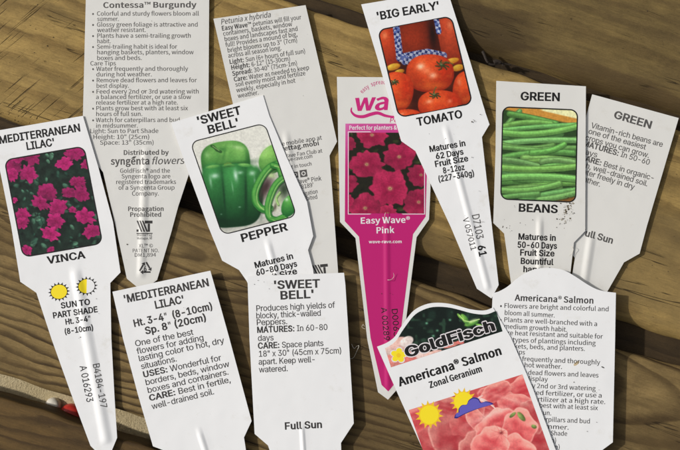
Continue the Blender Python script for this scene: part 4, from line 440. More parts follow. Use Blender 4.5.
110:(88,((8,-3,30,-3,30,53,37,60,45,62,50,61,54,54,55,-3,76,-3,76,47,75,60,70,70,61,77,49,79,33,75,23,66,28,66,27,77,8,77),)),111:(87,((41,-5,56,-2,69,6,77,20,80,37,77,54,69,68,56,76,41,79,27,76,14,68,6,54,3,37,6,20,14,6,27,-2),(41,11,35,13,29,18,26,26,24,37,26,48,29,56,35,61,41,63,48,61,53,56,57,48,58,37,57,26,53,18,48,13),)),
112:(89,((8,-34,30,-34,28,3,27,1,39,-4,45,-5,59,-2,71,7,79,20,82,38,80,55,73,67,63,76,48,79,40,78,23,68,28,68,27,77,8,77),(43,11,36,13,30,18,30,54,37,60,45,63,52,61,56,56,60,38,58,27,55,18,50,13),)),
113:(89,((55,-34,77,-34,77,77,58,77,57,70,62,70,53,76,39,79,25,76,13,67,6,54,3,37,5,20,12,7,23,-2,38,-5,45,-4,58,2,57,5,55,-5),(41,11,34,13,29,18,26,26,25,37,26,48,30,56,35,61,42,63,49,61,55,56,55,20,48,14),)),
114:(58,((8,-3,30,-3,30,47,33,54,40,61,54,60,58,76,48,79,38,77,31,74,22,63,28,63,27,77,8,77),)),115:(69,((32,-4,45,-3,55,3,61,11,63,20,61,30,55,37,28,50,25,56,27,61,34,64,52,56,63,68,48,76,34,79,22,77,12,72,6,64,4,55,6,46,12,39,39,26,41,23,42,16,37,11,27,11,9,21,-2,8,15,-1),)),
116:(56,((35,-4,55,-1,50,14,40,11,35,12,32,23,32,61,52,61,52,77,32,77,32,98,13,98,11,77,-1,76,-1,61,10,61,10,23,11,12,16,3,24,-3),)),117:(88,((34,-5,50,0,61,9,55,9,56,-3,75,-3,75,77,53,77,53,23,46,14,38,12,34,13,29,20,29,77,7,77,8,14,13,4,22,-2),)),
118:(76,((25,-3,46,-3,76,77,54,77,33,13,39,13,18,77,-5,77),)),119:(114,((21,-3,42,-3,58,59,51,59,67,-3,89,-3,112,77,90,77,75,13,81,13,65,77,46,77,29,13,35,13,20,77,-2,77),)),
120:(73,((-6,-3,18,-3,35,28,31,28,50,-3,73,-2,47,37,72,77,48,77,33,48,37,48,20,77,-4,77,21,39),)),121:(76,((14,-35,25,-32,34,-26,41,-18,76,77,54,77,34,15,40,15,18,77,-5,77,27,0,23,-11,17,-18,13,-19,4,-17,0,-32),)),
122:(70,((0,-3,65,-3,65,13,28,12,64,67,64,77,5,77,5,61,36,62,0,8),)),169:(118,((57,-4,77,0,95,10,106,27,111,49,106,71,95,88,77,99,57,102,36,99,19,88,7,71,3,49,7,27,19,10,36,0),(57,7,42,10,30,19,22,32,19,49,22,66,30,79,42,88,57,91,71,88,83,79,91,66,94,49,91,32,83,19,71,10),(58,16,71,19,85,27,75,38,59,30,53,31,49,35,45,49,49,62,53,66,59,67,73,60,84,70,71,78,58,81,46,79,36,72,28,62,26,49,28,36,35,25,45,19),)),
174:(69,((32,46,45,48,56,55,63,65,65,79,63,92,56,102,45,109,32,111,19,109,9,102,2,92,-1,79,2,65,9,55,19,48),(32,57,25,58,19,63,16,70,14,79,16,88,19,94,25,99,32,100,39,99,45,94,49,88,50,79,49,70,45,63,39,58),(17,61,32,61,32,72,36,61,54,61,44,75,49,85,48,91,44,95,33,97,17,97),(32,82,31,87,33,86),)),
8226:(141,((68,69,61,68,55,64,51,59,49,52,51,45,55,40,61,36,68,35,76,36,82,40,86,45,87,52,86,59,82,64,76,68),)),8482:(102,((11,53,29,53,29,92,44,92,44,106,-4,106,-4,92,11,92),(43,53,60,53,60,90,52,90,63,60,77,60,88,90,80,90,80,53,97,53,97,106,79,106,67,76,73,76,61,106,43,106),)),
},
}
GLYPHS = {}
def fill_glyph(loops):
    """triangles of overlapping closed loops under the non-zero winding rule"""
    pts, edges = [], []
    for l in loops:
        b = len(pts); n = len(l) // 2
        pts += [Vector((l[2 * i] / 100, l[2 * i + 1] / 100)) for i in range(n)]; edges += [(b + i, b + (i + 1) % n) for i in range(n)]
    vs, _, fs = delaunay_2d_cdt(pts, edges, [], 0, 1e-5)[:3]
    tris = []
    for f in fs:
        cx = sum(vs[i].x for i in f) / len(f); cy = sum(vs[i].y for i in f) / len(f); wn_ = 0
        for a, b in edges:
            (x0, y0), (x1, y1) = pts[a], pts[b]
            if (y0 <= cy) != (y1 <= cy):
                if (x0 + (cy - y0) / (y1 - y0) * (x1 - x0)) > cx: wn_ += 1 if y1 > y0 else -1
        if wn_ != 0: tris.append(tuple(f))
    return [(v.x, v.y) for v in vs], tris
for face, table in OUTLINES.items():
    GLYPHS[face] = {' ': (.36 if face[0] == 'H' else .31, [], [])}
    for code, (adv, loops) in table.items(): GLYPHS[face][chr(code)] = (adv / 100,) + fill_glyph(loops)
GLYPHS['DOT'] = {' ': (.3, [], []), 'o': (.55, [(.28 + .22 * math.cos(i * math.pi / 5), .36 + .22 * math.sin(i * math.pi / 5)) for i in range(10)], [(0, i, i + 1) for i in range(1, 9)])}

# ------------------------------------------------------------------ a plant tag: card + everything printed on it
def sstep(t):
    t = np.clip(t, 0, 1); return t * t * (3 - 2 * t)
class Tag:
    def __init__(self, label, outline, z0, ridge=None, tilt=(0, 0), bend=0.0, axis=90.0, mat=None, group='plant tags spread on the deck', cat='plant tag', cell=7.0):
        self.pts = [Vector(p) for p in outline]
        self.z0 = z0; self.tilt = tilt; self.bend = bend
        xs = [p.x for p in self.pts]; ys = [p.y for p in self.pts]
        self.c = ((min(xs) + max(xs)) / 2, (min(ys) + max(ys)) / 2)
        a = math.radians(axis); self.ax = (math.cos(a), math.sin(a))      # long axis, image px (y down)
        self.ridge = ridge
        if ridge:
            (x0, y0), (x1, y1), self.rw, self.rh = ridge
            self.rl = math.hypot(x1 - x0, y1 - y0); self.rd = ((x1 - x0) / self.rl, (y1 - y0) / self.rl); self.r0 = (x0, y0)
        self.root = bpy.data.objects.new('plant_tag', None); COL.objects.link(self.root)
        self.root.empty_display_size = .01
        self.root.location = W(self.c[0], self.c[1], z0); self.root.rotation_euler = (0, 0, math.radians(90 - axis))
        self.root['label'] = label; self.root['category'] = cat; self.root['group'] = group
        self.inv = (Matrix.Translation(self.root.location) @ self.root.rotation_euler.to_matrix().to_4x4()).inverted()
        self.text = {}
        self.card(mat or M_WHITE, cell)
    def z(self, x, y):
        x = np.asarray(x, float); y = np.asarray(y, float)
        dx, dy = x - self.c[0], y - self.c[1]
        u = -dx * self.ax[1] + dy * self.ax[0]; v = dx * self.ax[0] + dy * self.ax[1]
        z = self.z0 + self.tilt[0] * u + self.tilt[1] * v + self.bend * (u / 40) ** 2
        if self.ridge:
            rx, ry = x - self.r0[0], y - self.r0[1]
            s = rx * self.rd[0] + ry * self.rd[1]; d = np.abs(-rx * self.rd[1] + ry * self.rd[0])
            p = np.where(d < self.rw, np.cos(np.pi / 2 * np.clip(d / self.rw, 0, 1)) ** 2, 0)
            z = z + self.rh * p * sstep(s / 14) * sstep((self.rl - s) / 7)
        return z
    def to_local(self, x, y, dz=0.0):
        """px arrays -> local points (n, 3) on the card's top, dz mm above it"""
        x = np.asarray(x, float); y = np.asarray(y, float); z = self.z(x, y) + dz
        k = 1 - self.z0 * .001 / CAM_H
        w = np.stack([(x - 340) * S * k, (225 - y) * S * k, z * .001, np.ones_like(z)], -1)
        return (w @ np.array(self.inv).T)[:, :3]
    def cut(self, bm, cell=0):
        g = lambda: bm.verts[:] + bm.edges[:] + bm.faces[:]
        def bis(px, py, nx, ny): bmesh.ops.bisect_plane(bm, geom=g(), dist=1e-5, plane_co=(px, py, 0), plane_no=(nx, ny, 0))
        xs = [v.co.x for v in bm.verts]; ys = [v.co.y for v in bm.verts]
        if not xs: return
        if cell:
            for dx, dy in ((self.ax[0], self.ax[1]), (-self.ax[1], self.ax[0])):
                pr = [x * dx + y * dy for x, y in zip(xs, ys)]; t = min(pr) + cell
                while t < max(pr):
                    bis(dx * t, dy * t, dx, dy); t += cell
        if self.ridge:
            nx, ny = -self.rd[1], self.rd[0]
            o = [(x - self.r0[0]) * nx + (y - self.r0[1]) * ny for x, y in zip(xs, ys)]
            al = [(x - self.r0[0]) * self.rd[0] + (y - self.r0[1]) * self.rd[1] for x, y in zip(xs, ys)]
            if max(al) < 0 or min(o) > self.rw or max(o) < -self.rw: return
            for k in range(-8, 9):
                t = self.rw * k / 8
                if min(o) < t < max(o): bis(self.r0[0] + nx * t, self.r0[1] + ny * t, nx, ny)
            for s in (0, 3, 6, 9, 12, 15, self.rl - 8, self.rl - 6, self.rl - 4, self.rl - 2, self.rl):
                if min(al) < s < max(al): bis(self.r0[0] + self.rd[0] * s, self.r0[1] + self.rd[1] * s, *self.rd)
    def drape(self, bm, dz):
        bm.verts.ensure_lookup_table()
        x = [v.co.x for v in bm.verts]; y = [v.co.y for v in bm.verts]
        P = self.to_local(x, y, dz)
        for v, p in zip(bm.verts, P): v.co = p
        bm.normal_update()
        fl = [f for f in bm.faces if f.normal.z < 0]
        if fl: bmesh.ops.reverse_faces(bm, faces=fl)
    def card(self, mat, cell):
        bm = bmesh.new(); bm.faces.new([bm.verts.new((p.x, p.y, 0)) for p in self.pts])
        self.cut(bm, cell)
        bmesh.ops.triangulate(bm, faces=[f for f in bm.faces if len(f.verts) > 4])
        self.drape(bm, 0)
        top = bm.faces[:]; low = {v: bm.verts.new(v.co - Vector((0, 0, .00042))) for v in bm.verts[:]}
        edges = [e for e in bm.edges if len(e.link_faces) == 1]
        for f in top: bm.faces.new([low[v] for v in reversed(f.verts)])
        for e in edges:
            a, b = e.verts
            bm.faces.new((a, b, low[b], low[a]))
        bmesh.ops.recalc_face_normals(bm, faces=bm.faces)
        for f in bm.faces: f.smooth = True
        for e in bm.edges:
            if len(e.link_faces) == 2 and e.calc_face_angle(0) > .9: e.smooth = False
        me = bpy.data.meshes.new('card'); bm.to_mesh(me); bm.free()
        self.cardo = link('card', me, mat, self.root)
    def poly(self, name, pts, mat, dz=.02, holes=(), colour=None, cell=0, parent=None):
        """a printed flat shape lying on the card"""
        bm = bmesh.new()
        polys = pts if isinstance(pts[0][0], (tuple, list)) else [pts]
        for pl in polys:
            vs, tr = fill_glyph([[c * 100 for q in pl for c in q]]); bv = [bm.verts.new((x, y, 0)) for x, y in vs]
            for t in tr: bm.faces.new([bv[i] for i in t])
        self.cut(bm, cell)
        px = [(v.co.x, v.co.y) for v in bm.verts]
        self.drape(bm, dz)
        me = bpy.data.meshes.new(name); bm.to_mesh(me); bm.free()
        for f in me.polygons: f.use_smooth = True
        if colour:
            ca = me.color_attributes.new('print', 'FLOAT_COLOR', 'POINT')
            px = np.array(px); c = lin(colour(px[:, 0], px[:, 1])) * 1.08
            ca.data.foreach_set('color', np.concatenate([c, np.ones((len(c), 1))], 1).astype(np.float32).ravel())
        return link(name, me, mat, parent or self.root)
    def ring(self, name, outer, inner, mat, dz=.035, parent=None):
        n = len(outer); bm = bmesh.new()
        a = [bm.verts.new((x, y, 0)) for x, y in outer]; b = [bm.verts.new((x, y, 0)) for x, y in inner]
        for i in range(n): bm.faces.new((a[i], a[(i + 1) % n], b[(i + 1) % n], b[i]))
        self.cut(bm); self.drape(bm, dz)
        me = bpy.data.meshes.new(name); bm.to_mesh(me); bm.free()
        return link(name, me, mat, parent or self.root)
    def t(self, part, face, s, p0, p1, cap, mat=None, shear=0.0, dz=.03):
        """one line of lettering from p0 to p1 on its baseline, fitted to that length"""
        if cap < 8: cap *= (1.2 if face == 'HB' and part == 'care_lettering' else 1.12) if face[0] == 'H' else 1.06
        dx, dy = p1[0] - p0[0], p1[1] - p0[1]; ln = math.hypot(dx, dy); d = (dx / ln, dy / ln); up = (d[1], -d[0])
        runs = s if isinstance(s, list) else [(face, s)]
        tot = 0; items = []
        for fc, txt in runs:
            for ch in txt:
                fc_ = fc[0] if ch in '®™©"' else fc
                a, v, tr = GLYPHS[fc_].get(ch, GLYPHS[fc][' ']); items.append((tot, v, tr)); tot += a
        sx = ln / max(.01, tot - .08)
        verts, tris = self.text.setdefault((part, (mat or M_BLACK).name, dz), ([], []))
        for x0, v, tr in items:
            b = len(verts)
            for gx, gy in v:
                X = (x0 + gx - .06) * sx + shear * gy * cap; Y = gy * cap
                verts.append((p0[0] + d[0] * X + up[0] * Y, p0[1] + d[1] * X + up[1] * Y))
            tris.extend((b + i, b + j, b + k) for i, j, k in tr)
    def finish(self):
        for (part, mat, dz), (verts, tris) in self.text.items():
            bm = bmesh.new(); bv = [bm.verts.new((x, y, 0)) for x, y in verts]
            for t in tris:
                try: bm.faces.new([bv[i] for i in t])
                except ValueError: pass
            self.cut(bm); self.drape(bm, dz)
            me = bpy.data.meshes.new(part); bm.to_mesh(me); bm.free()
            link(part, me, MATS[mat], self.root)
    def picture(self, name, TL, TR, BL, paint, radius=7.0, frame=1.3, res=2.0, curve=None, dz=.02):
        """a printed photograph on a quadrilateral of the card; paint(X, Y) gives its colours"""
        TL, TR, BL = (np.array(p, float) for p in (TL, TR, BL))
        e, f = TR - TL, BL - TL; w, h = np.hypot(*e), np.hypot(*f)
        nx, ny = int(w * res), int(h * res)
        u, v = np.meshgrid(np.linspace(0, 1, nx + 1), np.linspace(0, 1, ny + 1))
        if curve is not None:                       # curve(u): how far the top edge sinks, as a share of the height
            c = curve(u); vv = c + (1 - c) * v
        else: vv = v
        X = TL[0] + e[0] * u + f[0] * vv; Y = TL[1] + e[1] * u + f[1] * vv
        col = np.clip(paint(X, Y), 0, 255)
        P = self.to_local(X.ravel(), Y.ravel(), dz)
        idx = np.arange((nx + 1) * (ny + 1)).reshape(ny + 1, nx + 1)
        q = np.stack([idx[:-1, :-1], idx[1:, :-1], idx[1:, 1:], idx[:-1, 1:]], -1).reshape(-1, 4)
        if radius and frame:
            cu = ((u[:-1, :-1] + u[1:, 1:]) / 2 * w).ravel(); cv = ((v[:-1, :-1] + v[1:, 1:]) / 2 * h).ravel()
            ddx = np.maximum(np.abs(cu - w / 2) - (w / 2 - radius), 0); ddy = np.maximum(np.abs(cv - h / 2) - (h / 2 - radius), 0)
            q = q[np.hypot(ddx, ddy) < radius - .3]
        used = np.unique(q); remap = np.zeros(len(P), int); remap[used] = np.arange(len(used))
        me = bpy.data.meshes.new(name); me.from_pydata(P[used].tolist(), [], remap[q].tolist())
        c = lin(col.reshape(-1, 3)[used]) * 1.08
        ca = me.color_attributes.new('print', 'FLOAT_COLOR', 'POINT')
        ca.data.foreach_set('color', np.concatenate([np.clip(c, 0, .9), np.ones((len(c), 1))], 1).astype(np.float32).ravel())
        for p in me.polygons: p.use_smooth = True
        o = link(name, me, M_PRINT, self.root)
        if frame:
            def rr(off, r):
                pts = []
                for (cx, cy, a0) in ((w - radius, radius, -90), (w - radius, h - radius, 0), (radius, h - radius, 90), (radius, radius, 180)):
                    for k in range(9):
                        a = math.radians(a0 + 90 * k / 8); lx, ly = cx + (r + off) * math.cos(a), cy + (r + off) * math.sin(a)
                        pts.append((TL[0] + e[0] * lx / w + f[0] * ly / h, TL[1] + e[1] * lx / w + f[1] * ly / h))
                return pts
            self.ring('picture_frame', rr(.25, radius), rr(.25 - frame, radius), M_BLACK, .035, o)
        return o

# ------------------------------------------------------------------ painting of the printed photographs (colours 0..255 at image px)
def vnoise(X, Y, sc, seed=0):
    r = np.random.RandomState(seed).rand(64, 64)
    x = X / sc + 1000; y = Y / sc + 1000; xi = np.floor(x).astype(int); yi = np.floor(y).astype(int); fx = sstep(x - xi); fy = sstep(y - yi)
    g = lambda a, b: r[b % 64, a % 64]
    return (g(xi, yi) * (1 - fx) + g(xi + 1, yi) * fx) * (1 - fy) + (g(xi, yi + 1) * (1 - fx) + g(xi + 1, yi + 1) * fx) * fy
class Paint:
    def __init__(s, X, Y, base):
        s.X, s.Y = X, Y; s.c = np.ones(X.shape + (3,)) * np.array(base, float)
    def over(s, a, col):
        a = np.clip(a, 0, 1)[..., None]; s.c = s.c * (1 - a) + np.asarray(col, float) * a
    def mul(s, k): s.c = s.c * k[..., None]
    def ell(s, cx, cy, rx, ry, ang=0):
        a = math.radians(ang); dx, dy = s.X - cx, s.Y - cy
        lx = (dx * math.cos(a) + dy * math.sin(a)) / rx; ly = (-dx * math.sin(a) + dy * math.cos(a)) / ry
        return lx, ly, np.hypot(lx, ly)
    def ball(s, cx, cy, rx, ry, ang, light, dark, hi=None, edge=.08, lx0=-.35, ly0=-.5, pw=2.0):
        lx, ly, d = s.ell(cx, cy, rx, ry, ang); d = (np.abs(lx) ** pw + np.abs(ly) ** pw) ** (1 / pw)
        k = np.clip(1.15 - np.hypot(lx - lx0, ly - ly0) * .75, 0, 1)[..., None]
        c = np.array(dark, float) * (1 - k) + np.array(light, float) * k
        s.over(1 - sstep((d - 1 + edge) / edge), c)
        if hi is not None: s.glint(cx + rx * lx0, cy + ry * ly0, rx * .22, ry * .16, ang, hi, .8)
    def glint(s, cx, cy, rx, ry, ang, col, amt=1):
        _, _, d = s.ell(cx, cy, rx, ry, ang); s.over(np.exp(-d * d * 1.2) * amt, col)
    def stroke(s, pts, w, col, edge=.6, amt=1):
        d = np.full(s.X.shape, 1e9)
        for (x0, y0), (x1, y1) in zip(pts, pts[1:]):
            ex, ey = x1 - x0, y1 - y0; t = np.clip(((s.X - x0) * ex + (s.Y - y0) * ey) / (ex * ex + ey * ey + 1e-9), 0, 1)
            d = np.minimum(d, np.hypot(s.X - x0 - t * ex, s.Y - y0 - t * ey))
        s.over((1 - sstep((d - w + edge) / edge)) * amt, col); return d
    def flower(s, cx, cy, r, n, rot, light, dark, sq=.75, ang=0, ruff=.12, seed=0, eye=None, notch=.2):
        a = math.radians(ang); dx, dy = s.X - cx, s.Y - cy
        lx = dx * math.cos(a) + dy * math.sin(a); ly = (-dx * math.sin(a) + dy * math.cos(a)) / sq
        d = np.hypot(lx, ly) / r; th = np.arctan2(ly, lx)
        R = 1 - notch + notch * np.abs(np.cos(n / 2 * (th + rot))) ** .6 + ruff * (vnoise(np.cos(th) * 9, np.sin(th) * 9, 2.2, seed) - .5)
        petal = np.abs(np.cos(n / 2 * (th + rot)))
        k = np.clip(.25 + .55 * d + .35 * (vnoise(s.X, s.Y, r * .35, seed + 3) - .5) + .25 * (petal - .7) - .12 * ly / r, 0, 1)[..., None]
        c = np.array(dark, float) * (1 - k) + np.array(light, float) * k
        s.over(1 - sstep((d / R - .93) / .1), c)
        if eye is not None:
            s.over((1 - sstep((d - .13) / .1)), eye[0]); s.over((1 - sstep((d - .05) / .08)), eye[1])
def grain(s, amt=.10, sc=1.2, seed=5):
    s.mul(1 + amt * 2 * (vnoise(s.X, s.Y, sc, seed) - .5) + amt * (vnoise(s.X, s.Y, sc * 3.1, seed + 1) - .5))

def paint_vinca(X, Y):
    p = Paint(X, Y, (24, 34, 28)); rnd = random.Random(4); z = lambda a, b: (a / 3.75, 140 + b / 3.75)
    p.over(vnoise(X, Y, 4, 2) * .7, (40, 66, 52))
    for i in range(150):
        cx, cy = z(rnd.uniform(10, 395), rnd.uniform(25, 430)); r = rnd.uniform(1.8, 4.6)
        t = rnd.random(); c = (44 + 60 * t, 86 + 70 * t, 70 + 54 * t)
        a = rnd.uniform(0, 180); p.ball(cx, cy, r, r * .58, a, c, tuple(v * .45 for v in c), edge=.3)
        if r > 3: p.stroke([(cx - r * .8 * math.cos(math.radians(a)), cy - r * .8 * math.sin(math.radians(a))), (cx + r * .8 * math.cos(math.radians(a)), cy + r * .8 * math.sin(math.radians(a)))], .3, (96, 140, 112), .3, .5)
    for i in range(60):
        cx, cy = z(rnd.uniform(10, 395), rnd.uniform(25, 430)); p.glint(cx, cy, rnd.uniform(1, 3), rnd.uniform(.8, 2), rnd.uniform(0, 180), (14, 20, 17), .9)
    fl = [(48, 95, 34), (118, 66, 31), (106, 126, 34), (280, 46, 40), (240, 88, 33), (292, 158, 34), (262, 198, 30), (306, 203, 34), (178, 198, 38), (152, 235, 34),
          (215, 252, 38), (208, 304, 34), (190, 352, 36), (272, 262, 15), (320, 286, 38), (345, 342, 34), (86, 282, 28), (82, 312, 24), (100, 412, 22), (44, 132, 26), (52, 226, 14), (190, 412, 14), (320, 92, 18), (70, 70, 22)]
    for i, (a, b, r) in enumerate(fl):
        cx, cy = z(a, b); r /= 3.6; t = rnd.uniform(.88, 1.08)
        p.glint(cx + 1, cy + 1.5, r * 1.15, r * .9, 0, (14, 18, 16), .6)
        p.flower(cx, cy, r, 5, rnd.uniform(0, 6), (184 * t, 40 * t, 112 * t), (130 * t, 18 * t, 74 * t), rnd.uniform(.66, .95), rnd.uniform(-50, 50), .5, i, notch=.2)
        p.glint(cx, cy, .8, .7, 0, (120, 14, 62), .9)
    grain(p, .12); return p.c

def paint_pepper(X, Y):
    p = Paint(X, Y, (216, 215, 205)); z = lambda a, b: (185 + a / 3.75, 115 + b / 3.75); q = 1 / 3.75
    p.over(sstep((vnoise(X, Y, 30, 1) - .3) * 1.2) * .25, (190, 192, 180))
    p.glint(*z(150, 420), 45, 8, -14, (150, 152, 142), .7); p.glint(*z(330, 400), 22, 8, -14, (160, 162, 150), .6)
    # pepper behind
    p.ball(*z(152, 172), 94 * q, 76 * q, -8, (112, 172, 84), (30, 88, 36), None, .05, .1, -.6, 2.8)
    p.ball(*z(200, 150), 46 * q, 50 * q, 10, (124, 182, 92), (62, 130, 54), None, .5, 0, -.5); p.ball(*z(100, 160), 40 * q, 42 * q, -10, (104, 164, 80), (54, 120, 50), None, .5, 0, -.5)
    p.glint(*z(200, 122), 26 * q, 7 * q, 10, (170, 208, 142), .7); p.glint(*z(84, 150), 10 * q, 12 * q, -30, (146, 194, 126), .55); p.glint(*z(140, 128), 16 * q, 9 * q, 0, (40, 100, 42), .6)
    p.glint(*z(146, 150), 6 * q, 36 * q, 12, (44, 104, 44), .5); p.glint(*z(236, 165), 9 * q, 40 * q, -15, (36, 92, 38), .5)
    p.stroke([z(134, 138), z(120, 132), z(106, 118), z(100, 116)], 1.7, (48, 90, 42)); p.stroke([z(128, 133), z(114, 124), z(103, 116)], .6, (136, 170, 104))
    # small pepper at right
    p.ball(*z(330, 165), 64 * q, 50 * q, -50, (140, 198, 96), (38, 104, 40), None, .08, .05, -.6)
    p.glint(*z(300, 140), 12 * q, 30 * q, 40, (168, 214, 128), .5)
    # the big one: three lobes with shoulders
    cx, cy = z(176, 302)
    p.glint(cx + 1, cy - 31, 26, 3, -8, (24, 70, 32), .7)
    p.ball(cx, cy, 112 * q, 122 * q, -5, (48, 122, 58), (10, 48, 24), None, .05, -.05, -.75, 3.4)
    for a, b, rx, ry, t, lt in ((112, 282, 56, 112, -7, (58, 136, 68)), (252, 290, 48, 112, 3, (52, 128, 60)), (184, 296, 56, 122, -3, (62, 142, 72))):
        p.ball(*z(a, b), rx * q, ry * q, t, lt, (14, 58, 28), None, .22, -.1, -.7, 2.6)
    for a, b, c, d, t, m in ((146, 300, 5, 90, -5, .6), (228, 300, 5, 92, 0, .6), (160, 400, 60, 14, -5, .4), (285, 330, 7, 60, 0, .5)):
        p.glint(*z(a, b), c * q, d * q, t, (9, 42, 22), m)
    for a, b, c, d, m in ((112, 228, 16, 10, .8), (96, 250, 5, 22, .5), (190, 226, 8, 22, .9), (206, 216, 12, 7, .6), (252, 218, 12, 10, .7), (262, 250, 4, 20, .4), (205, 345, 5, 3, .45), (136, 372, 4, 3, .35), (178, 270, 3, 22, .35)):
        p.glint(*z(a, b), c * q, d * q, -8, (196, 226, 206), m)
    for a, b, c, d, t in ((105, 188, 34, 9, -8), (165, 184, 32, 8, -4), (225, 182, 34, 9, 4)): p.ball(*z(a, b + 6), c * q, d * q, t, (124, 184, 94), (52, 122, 56), None, .5)
    p.glint(*z(160, 192), 22 * q, 5 * q, -6, (30, 84, 36), .7); p.stroke([z(148, 186), z(160, 180), z(172, 182)], 1.0, (96, 140, 62))
    # slices
    def rind(pts, w, c1, c2, c3):
        c = curve_pts([z(*t) for t in pts], 5); w *= q
        p.stroke([(x + .5, y + .8) for x, y in c], w * 1.12, tuple(v * .35 for v in c2), .9, .6)
        p.stroke(c, w, c2, .7); p.stroke([(x - .25 * w, y - .2 * w) for x, y in c], w * .62, c1, w * .5, .9); p.stroke([(x + .45 * w, y + .25 * w) for x, y in c], w * .3, c3, w * .3, .8)
    G1, G2, G3 = (96, 168, 76), (42, 116, 46), (166, 204, 122)
    p.glint(*z(302, 272), 30 * q, 62 * q, 18, (64, 46, 46), 1.0); p.glint(*z(322, 226), 20 * q, 12 * q, 10, (176, 204, 140), .9); p.glint(*z(318, 310), 14 * q, 26 * q, 10, (196, 202, 170), .8)
    rind([(352, 182), (318, 196), (288, 232), (264, 284), (266, 326), (290, 352), (318, 350)], 15, G1, G2, G3)
    rind([(330, 188), (352, 196), (362, 226)], 13, G1, G2, G3)
    p.glint(*z(370, 280), 30 * q, 46 * q, 10, (46, 62, 44), 1.0); p.glint(*z(348, 322), 16 * q, 34 * q, 12, (182, 196, 152), .85); p.glint(*z(338, 345), 6 * q, 16 * q, 10, (70, 60, 50), .8)
    rind([(404, 226), (372, 234), (340, 262), (318, 310), (310, 352), (318, 384), (344, 394), (372, 382)], 14, G1, G2, G3)
    rind([(356, 290), (342, 312), (350, 336)], 5, (180, 206, 140), (120, 170, 92), G3)
    p.ball(*z(392, 340), 30 * q, 46 * q, 24, (92, 170, 76), (22, 90, 38), (206, 232, 200), .1)
    p.stroke([z(322, 386), z(345, 394), z(372, 380)], 1.2, (74, 148, 62))
    grain(p, .05); return p.c

def paint_tomato(X, Y):
    p = Paint(X, Y, (58, 20, 8)); z = lambda a, b: (370 + a / 3.75, 5 + b / 3.75); q = 1 / 3.75
    p.over(vnoise(X, Y, 7, 3) * .5, (96, 34, 12))
    p.ball(*z(180, 110), 84 * q, 96 * q, -8, (142, 44, 18), (60, 16, 6), None, .15, -.3, .1, 4)
    p.glint(*z(235, 110), 18 * q, 70 * q, -6, (24, 8, 4), .9)
    p.ball(*z(60, 150), 50 * q, 90 * q, -10, (196, 66, 30), (120, 30, 12), (224, 130, 84), .08, -.1, -.4, 3)
    p.ball(*z(305, 120), 50 * q, 110 * q, -10, (192, 70, 38), (118, 34, 14), (218, 120, 80), .08, -.1, -.4, 3)
    # gingham cloth
    g = ((np.floor((X + .2 * Y) / 2.9) + np.floor((Y - .2 * X) / 2.9)) % 2)
    gc = np.where(g[..., None] > .5, np.array((172, 180, 202.)), np.array((36, 50, 106.))); gc = np.where((vnoise(X, Y, 1.7, 8) > .66)[..., None], np.array((84, 102, 160.)), gc)
    for a, b in (([(97, 75), (104, 130), (112, 200)], 3.0), ([(112, 198), (160, 188), (215, 178), (275, 190)], 3.4), ([(248, 52), (254, 78), (258, 100)], 2.2), ([(130, 212), (190, 205)], 3.0)):
        d = np.full(X.shape, 1e9); pts = [z(*t) for t in a]
        for (x0, y0), (x1, y1) in zip(pts, pts[1:]):
            ex, ey = x1 - x0, y1 - y0; t = np.clip(((X - x0) * ex + (Y - y0) * ey) / (ex * ex + ey * ey), 0, 1); d = np.minimum(d, np.hypot(X - x0 - t * ex, Y - y0 - t * ey))
        p.over(1 - sstep((d - b) / .8), gc)
    for a, b, c, d in ((88, 232, 30, 14), (305, 210, 34, 12), (330, 235, 26, 14), (110, 250, 22, 10)): p.ball(*z(a, b), c * q, d * q, -15, (238, 196, 66), (188, 110, 20), None, .25)
    def calyx(a, b, r):
        rnd = random.Random(int(a)); p.glint(*z(a, b), r * .5 * q, r * .35 * q, 0, (40, 26, 10), .7)
        for k in range(7):
            t = k * .9 + rnd.uniform(-.2, .2); l = r * rnd.uniform(.7, 1.15)
            p.stroke([z(a, b), z(a + l * .6 * math.cos(t), b + l * .45 * math.sin(t)), z(a + l * math.cos(t + .25), b + l * .6 * math.sin(t + .25))], .85, (46, 58, 28), .5)
        p.glint(*z(a - 3, b - 4), 6 * q, 4 * q, 0, (130, 140, 96), .8)
    def tom(a, b, rx, ry, ang=0):
        p.glint(*z(a + 6, b + 10), rx * 1.08 * q, ry * 1.08 * q, ang, (40, 8, 2), .5)
        p.ball(*z(a, b), rx * q, ry * q, ang, (222, 80, 34), (140, 28, 10), None, .05, -.25, -.4, 2.3)
        p.over(sstep((vnoise(X, Y, 4, int(a)) - .5) * 3) * .18 * (p.ell(*z(a, b), rx * q * .9, ry * q * .9, ang)[2] < 1), (236, 130, 60))
        p.glint(*z(a + rx * .2, b + ry * .62), rx * .6 * q, ry * .22 * q, 0, (226, 110, 44), .55); p.glint(*z(a + rx * .55, b - ry * .3), rx * .25 * q, ry * .5 * q, 0, (190, 36, 12), .5)
    tom(225, 256, 92, 73); tom(98, 325, 66, 76, 10); tom(362, 312, 52, 66, 10); tom(262, 374, 84, 56); tom(140, 418, 56, 28)
    for a, b, c, d, m in ((190, 230, 16, 13, .95), (236, 264, 15, 12, .75), (212, 246, 20, 14, .3), (75, 308, 10, 16, .5), (222, 362, 14, 8, .6), (300, 360, 10, 8, .4), (335, 290, 8, 14, .35), (120, 408, 12, 4, .4)):
        p.glint(*z(a, b), c * q, d * q, -15, (255, 196, 160), m)
    calyx(270, 226, 32); calyx(243, 338, 24); calyx(92, 290, 16)
    p.stroke([z(262, 216), z(290, 212), z(312, 222)], .7, (80, 84, 40)); p.stroke([z(240, 330), z(242, 316), z(248, 308)], .8, (88, 92, 46))
    grain(p, .07); return p.c

